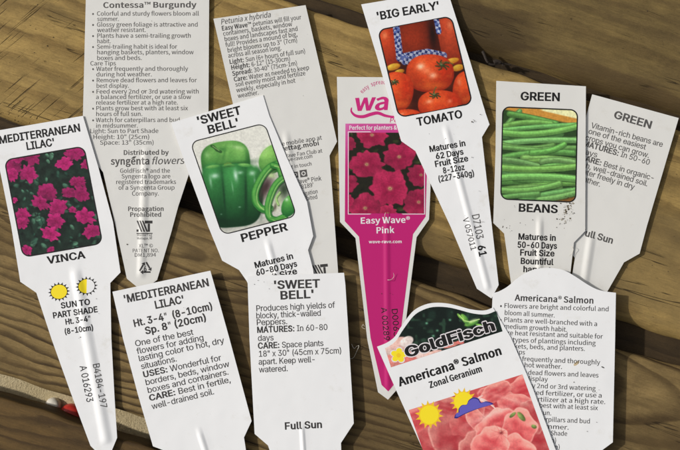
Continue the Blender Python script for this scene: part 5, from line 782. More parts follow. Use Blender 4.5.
def paint_beans(X, Y):
    p = Paint(X, Y, (42, 66, 34)); z = lambda a, b: (490 + a / 3.1, 75 + b / 3.1); rnd = random.Random(11)
    lx, ly = (X - 490) * 3.1, (Y - 75) * 3.1
    p.over(1 - sstep((ly - (112 + (lx - 90) * .22)) / 8), (196, 138, 58)); p.over((1 - sstep((ly - (92 + (lx - 90) * .23)) / 4)) * sstep((lx - 150) / 20), (226, 224, 170))
    p.over(sstep((ly - 372) / 8) * sstep((lx - 150) / 30), (122, 84, 40))
    def bean(pts, w, t):
        w /= 3.1; pts = [z(*a) for a in pts]; c = np.array((118, 176, 94)) * t * np.array((rnd.uniform(.92, 1.08), 1, rnd.uniform(.9, 1.1)))
        (x0, y0), (x1, y1), (x2, y2) = pts; s = np.linspace(0, 1, 9); bx = (1 - s) ** 2 * x0 + 2 * s * (1 - s) * x1 + s * s * x2; by = (1 - s) ** 2 * y0 + 2 * s * (1 - s) * y1 + s * s * y2
        poly = list(zip(bx, by)); sh = [(a, b + 1.2) for a, b in poly]
        p.stroke(sh, w * 1.1, (34, 62, 28), 1.6, .6); d = p.stroke(poly, w, c * .72, .7)
        p.stroke([(a, b - w * .22) for a, b in poly], w * .72, c, w * .6); p.stroke([(a + .3, b - w * .42) for a, b in poly], w * .28, c * 1.2 + 12, w * .28, .5)
        for k in range(7):
            i = rnd.randrange(9); p.glint(bx[i] + rnd.uniform(-2, 2), by[i] + rnd.uniform(-.4, .8), 1.6, .9, 0, c * .78, .5)
    bean([(40, 172), (60, 140), (92, 112)], 9, .95); bean([(60, 120), (120, 128), (205, 150)], 10, .9); bean([(44, 158), (110, 138), (190, 150)], 9, 1.02)
    ys = [(176, 166), (196, 172), (190, 205), (214, 196), (208, 232), (236, 214), (226, 252), (262, 240), (252, 272), (284, 262), (276, 296), (304, 286), (300, 318), (330, 312), (322, 342), (352, 330), (362, 352), (384, 360)]
    for i, (a, b) in enumerate(ys):
        x0, x1 = (28, 285) if i % 3 == 0 else ((28, rnd.uniform(190, 260)) if i % 3 == 1 else (rnd.uniform(60, 130), 290))
        bean([(x0, a + rnd.uniform(-6, 6)), ((x0 + x1) / 2, (a + b) / 2 + rnd.uniform(-26, 22)), (x1, b + rnd.uniform(-16, 16))], rnd.uniform(8, 12), rnd.uniform(.84, 1.1))
    bean([(36, 262), (80, 262), (150, 282)], 10, .92); bean([(160, 268), (200, 256), (262, 270)], 9.5, 1.0); bean([(128, 240), (190, 240), (230, 214)], 9.5, 1.06)
    bean([(30, 176), (140, 196), (280, 156)], 11, 1.08); bean([(30, 286), (150, 300), (290, 280)], 11.5, 1.05); bean([(30, 318), (140, 306), (290, 324)], 11.5, 1.12); bean([(30, 356), (120, 366), (215, 336)], 11, 1.02); bean([(150, 386), (220, 380), (292, 356)], 10.5, 1.02); bean([(32, 380), (80, 372), (150, 368)], 9, .95)
    grain(p, .07); return p.c

def paint_petunia(X, Y):
    p = Paint(X, Y, (34, 36, 22)); z = lambda a, b: (335 + a / 2.65, 70 + b / 2.65); rnd = random.Random(8)
    for i in range(70):
        cx, cy = z(rnd.uniform(20, 270), rnd.uniform(150, 390)); r = rnd.uniform(2.5, 6); t = rnd.random(); c = (44 + 36 * t, 56 + 40 * t, 30 + 16 * t)
        p.ball(cx, cy, r, r * .5, rnd.uniform(0, 180), c, tuple(v * .5 for v in c), edge=.3)
    for i in range(26):
        cx, cy = z(rnd.uniform(20, 270), rnd.uniform(150, 390)); p.glint(cx, cy, rnd.uniform(1.5, 4), rnd.uniform(1, 3), rnd.uniform(0, 180), (18, 18, 12), .8)
    fl = [(228, 278, 36), (30, 195, 24), (34, 300, 28), (98, 172, 42), (206, 190, 36), (222, 350, 42), (80, 366, 46), (170, 230, 44), (84, 250, 46), (146, 314, 54), (30, 345, 20), (140, 380, 26)]
    for i, (a, b, r) in enumerate(fl):
        cx, cy = z(a, b); r /= 2.65; t = rnd.uniform(.92, 1.06)
        p.glint(cx + 1, cy + 2, r * 1.1, r * .95, 0, (22, 14, 12), .55)
        p.flower(cx, cy, r, 5, rnd.uniform(0, 6), (180 * t, 42 * t, 84 * t), (126 * t, 18 * t, 54 * t), rnd.uniform(.78, .92), rnd.uniform(-30, 30), .34, i + 20, notch=.08)
        th = np.arctan2(Y - cy, X - cx); d = np.hypot(X - cx, (Y - cy) / .82) / r
        p.over((np.abs(np.sin(th * 10 + i)) < .16) * (d < .75) * (d > .2) * .35, (132, 14, 56)); p.glint(cx, cy, r * .34, r * .28, 0, (138, 16, 58), .8)
        p.glint(cx, cy, r * .13, r * .11, 0, (196, 176, 120), .95); p.glint(cx, cy, .7, .6, 0, (86, 60, 30), .9)
    grain(p, .09); return p.c

def paint_geranium(X, Y):
    p = Paint(X, Y, (204, 84, 82)); z = lambda a, b: (380 + a / 3, 300 + b / 3)
    p.over(vnoise(X, Y, 16, 3) * .6, (184, 54, 64)); p.over(vnoise(X, Y, 9, 6) * .3, (226, 128, 118))
    def petal(a, b, rx, ry, ang, t, seed, rim=.5):
        cx, cy = z(a, b); rx /= 2.6; ry /= 2.7
        p.glint(cx + 1.2, cy + 2.2, rx * 1.1, ry * 1.1, ang, (160, 44, 52), .4)
        lx, ly, d = p.ell(cx, cy, rx, ry, ang); th = np.arctan2(ly, lx); R = 1 + .30 * (vnoise(np.cos(th) * 5, np.sin(th) * 5, 2, seed) - .5)
        v = .5 + .5 * np.sin(ly * 13 + 3 * vnoise(X, Y, 6, seed)); k = np.clip(.18 + .62 * d * d - .42 * ly + .2 * v + .5 * (vnoise(X, Y, 5, seed + 1) - .5), 0, 1)[..., None]
        c = (np.array((190, 56, 64.)) * (1 - k) + np.array((240, 156, 144.)) * k) * t
        p.over(1 - sstep((d / R - .95) / .07), c); p.over(np.exp(-((d / R - .95) / .035) ** 2) * rim * (ly < .3), (246, 190, 176))
    for i, a in enumerate([(150, 430, 84, 64, 30, .94), (110, 352, 60, 40, -25, 1.0), (215, 395, 60, 74, -20, .88), (262, 352, 34, 60, 40, .94), (205, 318, 44, 26, 10, .9), (440, 262, 74, 34, -24, 1.02), (360, 300, 66, 34, 24, 1.0), (420, 318, 60, 30, 12, 1.04), (345, 276, 44, 26, -30, .98),
                           (480, 400, 60, 70, 20, .92), (462, 350, 50, 34, 60, .9), (300, 372, 22, 60, -38, 1.0), (300, 460, 60, 60, 0, .9), (345, 378, 62, 40, -35, 1.06), (415, 392, 46, 62, 20, 1.05), (398, 458, 66, 50, 10, 1.06), (330, 440, 48, 58, 25, 1.04)]):
        petal(*a, 30 + i)
    p.glint(*z(330, 345), 26, 3.5, -24, (250, 206, 194), .6); p.glint(*z(395, 300), 22, 2.4, 16, (246, 190, 176), .5)
    for k in range(9):
        t = k * .7; p.stroke([z(362, 400), z(362 + 30 * math.cos(t), 400 + 28 * math.sin(t))], .45, (178, 62, 66), .5, .5)
    p.glint(*z(364, 398), 2.4, 2.0, 0, (120, 36, 40), .9); p.glint(*z(361, 395), .9, .8, 0, (226, 170, 150), .9)
    for a, b, c, d, t in ((424, 350, 9, 20, -40), (398, 345, 6, 14, 50), (462, 380, 10, 7, 20), (310, 300, 16, 4, 20), (300, 292, 14, 3, -30)): p.ball(*z(a, b), c / 3, d / 3, t, (150, 172, 96) if a > 350 else (238, 214, 206), (70, 84, 40) if a > 350 else (220, 160, 150), None, .3)
    p.stroke([z(300, 300), z(330, 312), z(345, 325)], .9, (244, 210, 200), .6); p.stroke([z(305, 312), z(318, 306), z(342, 318)], .7, (238, 190, 180), .6)
    grain(p, .05); return p.c

def paint_header(X, Y):
    p = Paint(X, Y, (17, 27, 22)); z = lambda a, b: (380 + a / 3, 300 + b / 3)
    p.over(sstep((vnoise(X, Y, 9, 2) - .4) * 2.5) * .7, (30, 50, 40)); p.over(sstep((vnoise(X, Y, 4, 9) - .62) * 4) * .6, (52, 84, 62))
    for a, b, c, d, t in ((275, 70, 26, 9, -18), (255, 58, 10, 22, -35), (300, 78, 16, 6, 20), (240, 50, 5, 14, -40)): p.ball(*z(a, b), c / 3, d / 3, t, (138, 196, 84), (44, 96, 40), None, .3)
    p.stroke([z(238, 46), z(252, 62), z(270, 66), z(298, 58)], .8, (186, 220, 130)); p.glint(*z(280, 62), 5, 1.6, -20, (206, 230, 170), .7)
    for a, b in ((160, 108), (172, 92), (140, 70), (210, 60)): p.glint(*z(a, b), 1.4, 1.2, 0, (120, 190, 150), .8)
    for i, (a, b, c, d, t) in enumerate([(18, 150, 40, 22, -20), (60, 135, 34, 26, -20), (40, 185, 46, 26, -16), (95, 175, 40, 24, -16), (80, 125, 24, 16, -30), (130, 165, 26, 12, -18), (160, 160, 30, 8, -18), (215, 135, 30, 7, -18), (240, 128, 14, 6, 0)]):
        cc = [(240, 206, 196), (238, 190, 178), (228, 140, 128), (222, 120, 112), (244, 226, 218)][i % 5]
        p.ball(*z(a, b), c / 3, d / 3, t, cc, tuple(v * .84 for v in cc), None, .2)
    grain(p, .08); return p.c

# ------------------------------------------------------------------ shapes printed on the tags
def burst(cx, cy, r0, r1, n, rot=0.0, sq=1.0, ang=0.0, base=.5):
    """a sun: round disc with n pointed rays"""
    pts = []; a2 = math.radians(ang)
    for k in range(n):
        for f, r in ((-base, r0), (0, r1), (base, r0)):
            a = rot + 2 * math.pi * (k + f * .62) / n; x, y = r * math.cos(a), r * sq * math.sin(a)
            pts.append((cx + x * math.cos(a2) - y * math.sin(a2), cy + x * math.sin(a2) + y * math.cos(a2)))
    return pts
def disc(cx, cy, r, sq=1.0, ang=0.0, n=36, a0=0, a1=360):
    a2 = math.radians(ang); out = []
    m = n if a1 - a0 >= 360 else n + 1
    for k in range(m):
        a = math.radians(a0 + (a1 - a0) * k / n); x, y = r * math.cos(a), r * sq * math.sin(a)
        out.append((cx + x * math.cos(a2) - y * math.sin(a2), cy + x * math.sin(a2) + y * math.cos(a2)))
    return out
def curve_pts(pts, n=6):
    """Catmull-Rom through pts (open)"""
    out = []
    for i in range(len(pts) - 1):
        p0 = pts[max(0, i - 1)]; p1 = pts[i]; p2 = pts[i + 1]; p3 = pts[min(len(pts) - 1, i + 2)]
        for k in range(n):
            t = k / n
            out.append(tuple(.5 * (2 * p1[j] + (p2[j] - p0[j]) * t + (2 * p0[j] - 5 * p1[j] + 4 * p2[j] - p3[j]) * t * t + (3 * p1[j] - p0[j] - 3 * p2[j] + p3[j]) * t ** 3) for j in (0, 1)))
    out.append(tuple(pts[-1])); return out
def band(pts, w0, w1=None, wm=None):
    """a strip of varying width along pts"""
    n = len(pts); L, R = [], []
    for i, (x, y) in enumerate(pts):
        a = pts[max(0, i - 1)]; b = pts[min(n - 1, i + 1)]; dx, dy = b[0] - a[0], b[1] - a[1]; l = math.hypot(dx, dy) or 1
        t = i / (n - 1); w = (w0 + ((w1 if w1 is not None else w0) - w0) * t) / 2
        if wm is not None: w += (wm / 2 - w) * math.sin(math.pi * t)
        L.append((x - dy / l * w, y + dx / l * w)); R.append((x + dy / l * w, y - dx / l * w))
    return L + R[::-1]
def maker_mark(g, cx, cy, w, h, ang, mat):
    """the square printer's mark with slanted bars and a T"""
    a = math.radians(ang); f = lambda x, y: (cx + x * math.cos(a) - y * math.sin(a), cy + x * math.sin(a) + y * math.cos(a))
    polys = []
    for k in range(3):
        x0 = -w / 2 + k * w * .17
        polys.append([f(x0, -h / 2), f(x0 + w * .10, -h / 2), f(x0 + w * .38, h * .2), f(x0 + w * .28, h * .2)])
    polys.append([f(w * .02, -h / 2), f(w / 2, -h / 2), f(w / 2, -h * .32), f(w * .02, -h * .32)])
    polys.append([f(w * .20, -h * .31), f(w * .34, -h * .31), f(w * .34, h * .2), f(w * .20, h * .2)])
    polys.append([f(-w / 2, h * .05), f(-w * .37, h * .05), f(-w * .37, h * .2), f(-w / 2, h * .2)])
    polys.append([f(-w / 2, h * .27), f(w / 2, h * .27), f(w / 2, h * .33), f(-w / 2, h * .33)])
    g.poly('printer_mark', polys, mat)
def recycling(g, cx, cy, r, mat):
    polys = []
    for k in range(3):
        a0 = math.radians(-90 + 120 * k); a1 = math.radians(30 + 120 * k)
        p0 = (cx + r * math.cos(a0), cy + r * math.sin(a0)); p1 = (cx + r * math.cos(a1), cy + r * math.sin(a1))
        q = lambda t: (p0[0] + (p1[0] - p0[0]) * t, p0[1] + (p1[1] - p0[1]) * t)
        polys.append(band([q(.10), q(.66)], r * .22)); dx, dy = p1[0] - p0[0], p1[1] - p0[1]; l = math.hypot(dx, dy); nx, ny = -dy / l, dx / l
        t = q(.90); b = q(.67); polys.append([(b[0] + nx * r * .3, b[1] + ny * r * .3), t, (b[0] - nx * r * .3, b[1] - ny * r * .3)])
    g.poly('recycling_mark', polys, mat); g.t('recycling_mark', 'HB', '6', (cx - r * .2, cy + r * .42), (cx + r * .2, cy + r * .38), r * .62, mat)

# ------------------------------------------------------------------ the twelve tags, from the lowest up
T_, C_, K_ = 'title_lettering', 'care_lettering', 'code_lettering'

# 1 trailing-geranium care tag (back), top left
g = Tag('off-white tag at the top edge printed with a long bulleted care list only',
        [(86.2, -14), (209.2, -14), (208.4, 112), (208, 147), (189.5, 172), (178, 207), (171, 233), (163, 260), (157, 280), (147, 287.5), (137, 287), (126.8, 278.7), (115.5, 226), (103, 172), (82, 147), (83, 112)],
        1.7, ridge=((146, 143), (141, 280), 6.1, 0.50), tilt=(.002, -.001), bend=-.05, mat=M_CREAM)
def L1(s, x0, x1, y, b=False, m=M_GREY, cap=4.0, face='S'): g.t(C_, face, s, (x0, y), (x1, y - .15), cap, m)
g.t(T_, 'SB', 'Contessa™ Burgundy', (103.5, 7.8), (196.4, 7.2), 5.2, M_GREY)
for s, x0, x1, y in (('Colorful and sturdy flowers bloom all', 97, 198.9, 15.6), ('summer.', 97.4, 119, 21), ('Glossy green foliage is attractive and', 97, 198, 26.6), ('weather resistant.', 97.4, 146, 32), ('Plants have a semi-trailing growth', 97, 191, 37.7),
                     ('habit.', 97.2, 111, 43.2), ('Semi-trailing habit is ideal for', 97, 177, 48.7), ('hanging baskets, planters, window', 97, 193.6, 54.2), ('boxes and beds.', 97, 142, 60), ('Care Tips', 90.4, 116, 65.4), ('Water frequently and thoroughly', 96.4, 188, 70.8),
                     ('during hot weather.', 96.4, 152, 76.4), ('Remove dead flowers and leaves for', 96.4, 196.6, 82.2), ('best display.', 96.4, 129, 87.8), ('Feed every 2nd or 3rd watering with', 96.2, 199, 93.5), ('a balanced fertilizer, or use a slow', 96, 191, 99), ('release fertilizer at a high rate.', 96, 178, 104.6),
                     ('Plants grow best with at least six', 96, 187.8, 110.3), ('hours of full sun.', 96, 142.6, 116), ('Watch for caterpillars and bud', 96, 180, 122), ('in midsummer.', 96, 138, 127.7), ('Light: Sun to Part Shade', 90, 158.4, 133), ('Height: 10" (25cm)', 93, 149.6, 139), ('Space: 13" (35cm)', 100, 154, 144.6)):
    L1(s, x0, x1, y)
    if s[:4] in ('Colo', 'Glos', 'Plan', 'Semi', 'Wate', 'Remo', 'Feed', 'Watc'): g.t(C_, 'DOT', 'o', (92.2, y), (92.2 + 1.9, y), 4.4, M_GREY)
g.t(C_, 'SB', 'Distributed by', (123.6, 154.8), (168.7, 154.5), 4.3, M_GREY)
g.t('company_lettering', 'SB', 'syngenta', (111.2, 164.6), (150, 164.3), 6.6, M_GREY); g.t('company_lettering', 'S', 'flowers', (151.6, 164.3), (184, 163.8), 6.6, M_GREY, shear=.22)
g.poly('company_lettering', [(131, 158.6), (133.4, 156.4), (136.4, 156.2), (134.6, 158.6)], M_GREY)
for s, x0, x1, y in (('GoldFisch® and the', 120, 170, 172.8), ('Syngenta logo are', 121.6, 170.4, 178.4), ('registered trademarks', 116, 176, 184), ('of a Syngenta Group', 118.5, 174.6, 189.7), ('Company.', 132, 159, 195.6)): L1(s, x0, x1, y, m=M_GREY)
g.t(C_, 'SB', 'Propagation', (128, 211), (164, 210.8), 4.1, M_GREY); g.t(C_, 'SB', 'Prohibited', (130, 216.8), (161.5, 216.6), 4.1, M_GREY)
maker_mark(g, 144.5, 228.6, 16, 16, 0, M_SOFT)
g.t(K_, 'S', 'MasterTag', (137, 236.2), (152, 236.2), 2.2, M_GREY); g.t(K_, 'S', 'Montague, MI', (137, 239.4), (152, 239.4), 2.2, M_GREY)
g.t(K_, 'S', 'XL™ ©', (139, 247.6), (153, 247.4), 3.4, M_GREY); g.t(K_, 'S', 'PATENT NO.', (132.4, 252.4), (159, 252.2), 3.4, M_GREY); g.t(K_, 'S', 'DM1,894', (134.4, 256.8), (156, 256.6), 3.4, M_GREY)
recycling(g, 145.5, 268.4, 7.4, M_SOFT); g.finish()

# 2 petunia tag, back
g = Tag('off-white text-only tag with small slanted print below an italic grey heading',
        [(213.5, 18.8), (305.6, 5), (330.7, 113), (337, 141.5), (329.5, 155.5), (333, 200), (338, 271), (338.5, 330), (322, 352), (306, 345), (290, 280), (272, 215), (246, 160), (238.5, 128)],
        1.9, ridge=((285, 128), (318, 338), 5.5, 0.45), tilt=(.004, -.001), bend=.05, mat=M_CREAM)
def L2(s, a, b, c, d, cap=4.2): g.t(C_, 'S', s, (a, b), (c, d), cap, M_SOFT)
g.t(T_, 'S', 'Petunia x hybrida', (221, 24.6), (271, 17), 5.0, M_GREY, shear=.2)
L2([('SB', 'Easy Wave™'), ('S', ' petunias will fill your')], 222.2, 30.6, 301.4, 19.1)
for s, *q in (('containers, baskets, window', 223.5, 35.9, 292.3, 25.9), ('boxes and landscapes fast and', 224.8, 41.4, 298, 30.6), ('full! Provides a mound of big,', 226, 47, 297.6, 36), ('bright blooms up to 3" (7cm)', 227.8, 52.5, 297.6, 41.9), ('across all season long.', 228.5, 57.8, 281.8, 49.7),
              ([('SB', 'Light:'), ('S', ' Sun (6+ hours of full sun)')], 229.8, 64, 305.6, 53), ([('SB', 'Height:'), ('S', ' 6-12" (15-30cm)')], 231.5, 69.8, 290.5, 60.4), ([('SB', 'Spread:'), ('S', ' 30-40" (75cm-1m)')], 232.8, 75.8, 297.6, 65), ([('SB', 'Care:'), ('S', ' Water as needed to keep')], 234.3, 81.6, 309.4, 69.4),
              ('soil evenly moist and fertilize', 235.8, 86.8, 305.6, 75), ('weekly, especially in hot', 236.8, 92.4, 295.6, 82.4), ('weather.', 238.3, 98, 259, 94.4)): L2(s, *q)
def L2b(s, a, b, c, d, cap=4.2): g.t('contact_lettering', 'S', s, (a, b), (c, d), cap, M_SOFT)
L2b('Free mobile app at', 274, 147.4, 322, 139.4, 4.0); g.t('contact_lettering', 'SB', 'gettag.mobi', (281, 151.2), (319.4, 145), 4.2, M_SOFT)
L2b('Wave Fan Club at', 284, 158, 322.4, 152.4, 3.6); L2b('wave-rave.com', 283, 162.4, 312.7, 157.7, 3.6); L2b('Get in touch', 286, 169.4, 312, 165.3, 3.4)
for cx, cy, r in ((295.2, 174.8, 3.0), (303.5, 173.4, 3.6)):
    a = math.radians(-8); f = lambda x, y: (cx + x * math.cos(a) - y * math.sin(a), cy + x * math.sin(a) + y * math.cos(a))
    g.poly('contact_icon', [f(-r, -r), f(r, -r), f(r, r), f(-r, r)], M_GREY); g.ring('contact_icon', [f(*p) for p in disc(0, 0, r * .6)], [f(*p) for p in disc(0, 0, r * .35)], M_CREAM, .035)
L2b('Easy Wave® Pink', 283, 186, 321.5, 180.3, 4.2); L2b("'5378189'", 292, 190.6, 314, 186.6, 4.0); L2b('Propagation', 293, 197.4, 318, 193.2, 4.0); L2b('Prohibited', 295, 202.2, 317.7, 198.6, 4.0)
maker_mark(g, 320.5, 272.5, 16, 16, -6, M_SOFT); g.finish()

# 3 pink petunia tag, front
g = Tag('tag with magenta stem and photo of pink petunias, partly under the tomato tag',
        [(336.9, 76.8), (433, 77.5), (431, 150), (430.4, 191), (429, 219.5), (416.6, 237.3), (406.5, 316.5), (398, 388.5), (388, 399.8), (378, 392.3), (367.2, 339), (355.5, 238.2), (340, 222)],
        2.0, ridge=((386.5, 215), (388, 392), 4.4, 0.30), tilt=(.002, 0), bend=-.04, mat=M_CREAM)
def pinkfade(x, y):
    e = np.clip((y - 118) / 60, 0, 1); side = np.clip(1 - (x - 345) / 10, 0, 1)
    top = np.array((206, 110, 172.)); bot = np.array((180, 30, 106.))
    k = np.clip(e + .35 * (1 - side) + .0, 0, 1)[:, None]
    return top * (1 - k) + bot * k
pink = [(345.4, 123.6), (428.6, 123.6), (426.6, 180), (425.6, 216.5), (413, 234.2), (402.4, 318), (394.5, 384), (388.3, 391.5), (381.6, 385), (370.6, 338), (359, 236.8), (344.8, 221.2)]
panel = g.poly('magenta_panel', pink, M_PRINT, .035, colour=pinkfade, cell=7)
g.picture('petunia_picture', (349, 132.6), (424, 132.6), (349, 213.4), paint_petunia, frame=0, dz=.055)
ob = [(347.9, 131.4), (425, 131.4), (425, 214.4), (347.9, 214.4)]; ib = [(348.6, 132.2), (424.2, 132.2), (424.2, 213.7), (348.6, 213.7)]
g.ring('picture_border', ob, ib, M_PAPER, .065)
# script logo: heavy joined letters with a swash below
g.t('logo_lettering', 'SB', 'w', (355.0, 110.6), (374.5, 109.9), 16.5, M_PINK, shear=.16, dz=.03)
g.t('logo_lettering', 'SB', 'a', (375.0, 109.9), (389.6, 109.4), 16.5, M_PINK, shear=.16, dz=.03); g.t('logo_lettering', 'SB', 've', (390.6, 109.4), (420, 108.6), 16.5, M_PINK, shear=.16, dz=.03)
g.poly('logo_swash', band(curve_pts([(351.6, 107.5), (351.4, 111.5), (355.6, 115.6), (363, 116.6), (371, 114.2), (378, 113.0), (386, 115.8), (396, 116.6), (412, 113)], 6), 1.0, .8, 3.4), M_PINK, .025)
arc = 'easy spreading'
for i, ch in enumerate(arc):
    if ch == ' ': continue
    th = math.radians(-139 + i * 5.3); R = 25.5; cx, cy = 382.5, 109.5; x, y = cx + R * math.cos(th), cy + R * math.sin(th) * 1.0
    d = (-math.sin(th), math.cos(th)); w = 2.0 if ch not in 'il' else .8; g.t('logo_lettering', 'S', ch, (x - d[0] * w / 2, y - d[1] * w / 2), (x + d[0] * w / 2, y + d[1] * w / 2), 4.0, M_PINK)
g.t('logo_lettering', 'S', 'Petunia', (389.4, 122.4), (415, 121.8), 4.4, M_PINK, shear=.2)
g.t('slogan_lettering', 'SB', 'Perfect for planters & pots', (349.2, 129.6), (408, 129.4), 3.7, M_PAPER, dz=.07)
g.t(T_, 'SB', 'Easy Wave®', (360.6, 223.6), (410, 222.6), 5.6, M_PAPER, dz=.07); g.t(T_, 'SB', 'Pink', (376.4, 233.3), (394.2, 232.8), 5.6, M_PAPER, dz=.07)
g.t(C_, 'SB', 'wave-rave.com', (369, 243.2), (402, 243), 2.8, M_PAPER, dz=.07)
g.t(K_, 'H', 'D0063', (391.6, 309), (394, 337), 5.2, M_BLACK, dz=.07); g.t(K_, 'H', 'A 00289', (381, 308), (384.2, 341), 5.0, M_BLACK, dz=.07); g.finish()

# 4 green-bean care tag, back
g = Tag('off-white text-only tag tilted right, partly under the bean-photo tag',
        [(592.4, 94.2), (678.7, 118), (662, 175), (646.9, 226), (639.6, 253.6), (624, 262.4), (607.5, 291.3), (588, 330), (573, 345), (565, 338), (568, 300), (575, 258), (561, 240), (560.5, 216), (577, 150)],
        1.8, ridge=((592.5, 229), (576, 338), 6.1, 0.55), tilt=(-.003, 0), bend=-.05, axis=104, mat=M_CREAM)
def L4(s, a, b, c, d): g.t(C_, 'H', s, (a, b), (c, d), 4.9, M_GREY)
g.t(T_, 'HB', 'GREEN', (613.7, 117.7), (651, 128.8), 6.6, M_GREY)
for s, *q in (('Vitamin-rich beans are', 590.9, 127.6, 662, 147), ('one of the easiest', 588.2, 133.4, 645, 149.6), ('crops you can grow.', 585, 139.6, 648.6, 158), ([('HB', 'MATURES:'), ('H', ' In 50-60')], 583, 145.4, 649, 165), ('days', 580.6, 153, 596.7, 157.4), ([('HB', 'CARE:'), ('H', ' Best in organic-')], 580, 159.4, 653.7, 180.8),
              ('rich, well-drained soil.', 577.8, 165.6, 647, 186.4), ('Water freely in dry', 576, 171.8, 633.6, 189.6), ('weather.', 574.5, 178.6, 599.7, 186.8)): L4(s, *q)
g.t('sunlight_lettering', 'HB', 'Full Sun', (579.6, 234.4), (612.5, 243.8), 5.8, M_GREY); g.finish()

# 5 vinca tag, front
g = Tag('white tag with a photo of magenta vinca flowers and two small suns',
        [(-8, 131.5), (82.9, 115.8), (98, 166), (113, 222), (120.5, 272.4), (110.2, 283), (111.3, 339), (114.3, 395), (117, 438), (111.8, 450.5), (97, 452.5), (90.4, 446), (70, 391), (51.5, 339), (36.4, 292.8), (20.4, 281.8), (11.3, 226), (2, 180)],
        2.4, ridge=((74, 264), (107, 446), 7.7, 0.68), tilt=(.004, -.001), bend=.08, axis=78)
g.t(T_, 'HB', "'MEDITERRANEAN", (-3, 144.2), (81, 131), 6.7); g.t(T_, 'HB', "LILAC'", (27.1, 149.9), (55.3, 145.5), 6.7); g.t('caption_lettering', 'HB', 'VINCA', (48.3, 263.8), (85.4, 258), 6.4)
g.picture('flower_picture', (4.2, 159.8), (84.2, 145.8), (22.9, 257.6), paint_vinca, 8)
for cx, cy, half in ((59, 291.8, 0), (86.7, 286.2, 1)):
    g.poly('sun_icon', burst(cx, cy, 8.6, 11.2, 16, .1, .88, -10), M_BLACK, .02)
    g.poly('sun_icon', disc(cx, cy, 8.0, .88, -10), M_YELLOW, .03)
    if half: g.poly('sun_icon', disc(cx, cy, 8.0, .88, -10, 20, -80, 100), M_WHITE, .036)
g.t(C_, 'HB', 'SUN TO', (61.4, 308.5), (90.5, 304.5), 4.8); g.t(C_, 'HB', 'PART SHADE', (53.4, 318.4), (98, 312), 4.8)
g.t(C_, 'HB', 'Ht. 3-4"', (65.8, 324.7), (91, 321), 4.6); g.t(C_, 'HB', '(8-10cm)', (64.8, 334.4), (94, 330), 4.6)
g.t(K_, 'H', 'A 016293', (79.6, 366.6), (86.8, 402.8), 6.2, M_BLACK); g.t(K_, 'H', 'B4184-197', (92.9, 364.1), (101.0, 408.6), 5.8, M_GREY); g.finish()

# 6 green pepper tag, front
g = Tag('white tag with a photo of green bell peppers and cut pepper rings',
        [(171, 122.6), (263, 95), (269.2, 115.5), (287, 158), (307, 202), (313.2, 236), (308, 250), (313, 269), (322, 340), (318, 400), (308, 410), (298, 402), (270, 330), (246.6, 281), (239, 270), (222.2, 260.7), (208, 226), (188, 172)],
        2.65, ridge=((266, 236), (311, 404), 5.0, 0.50), tilt=(.003, .002), bend=.10, axis=72)
g.t(T_, 'HB', "'SWEET", (198.2, 124.8), (241.8, 113.6), 7.2); g.t(T_, 'HB', "BELL'", (208.9, 133.6), (239.8, 125.6), 7.2); g.t('caption_lettering', 'HB', 'PEPPER', (242.2, 242), (288, 230), 7.0)
g.picture('pepper_picture', (190, 142), (264.8, 122.8), (222.2, 235.2), paint_pepper, 8, 1.0)
g.t(C_, 'HB', 'Matures in', (255.4, 268.2), (293.8, 258.4), 4.9); g.t(C_, 'HB', '60-80 Days', (256.7, 275.8), (297.6, 266.2), 4.9); g.t(C_, 'HB', 'Fruit Size', (260, 283), (297.6, 273.6), 4.9); g.finish()

# 7 tomato tag, front
g = Tag('white tag with a photo of red tomatoes, lying over the pink petunia tag',
        [(361.2, 4.4), (447, -10), (450.5, 0), (471, 64), (485.7, 113), (489.6, 124.3), (482, 137), (492, 226), (498.8, 285), (491.5, 298.5), (477, 288.8), (450.6, 226.5), (415.4, 151), (401.2, 141), (378, 60)],
        3.0, ridge=((444, 122), (489, 292), 5.0, 0.50), tilt=(.004, -.002), bend=-.06, axis=74, mat=M_WHITE)
g.t(T_, 'HB', "'BIG EARLY'", (377.5, 20.1), (440.2, 8.8), 7.0); g.t('caption_lettering', 'HB', 'TOMATO', (417.8, 125.8), (463, 117.4), 7.0)
g.picture('tomato_picture', (377.3, 29.8), (451.6, 15.6), (398.6, 117.8), paint_tomato, 8)
for s, *q in (('Matures in', 430, 152, 466, 145.6), ('62 Days', 436.2, 159.2, 463.9, 154.2), ('Fruit Size', 435.5, 167, 468.6, 160.9), ('8-12oz', 443.5, 173.5, 465, 169.6), ('(227-340g)', 438.7, 182, 475, 175.6)): g.t(C_, 'HB', s, (q[0], q[1]), (q[2], q[3]), 4.9)
g.t(K_, 'H', 'D7103', (471.9, 215), (476.6, 239.6), 6.6, M_GREY); g.t(K_, 'HB', '61', (477.4, 246), (479.6, 257.2), 6.8, M_BLACK); g.t(K_, 'H', 'V 057011', (462.8, 218.6), (471.2, 251), 5.0, M_SOFT); g.finish()

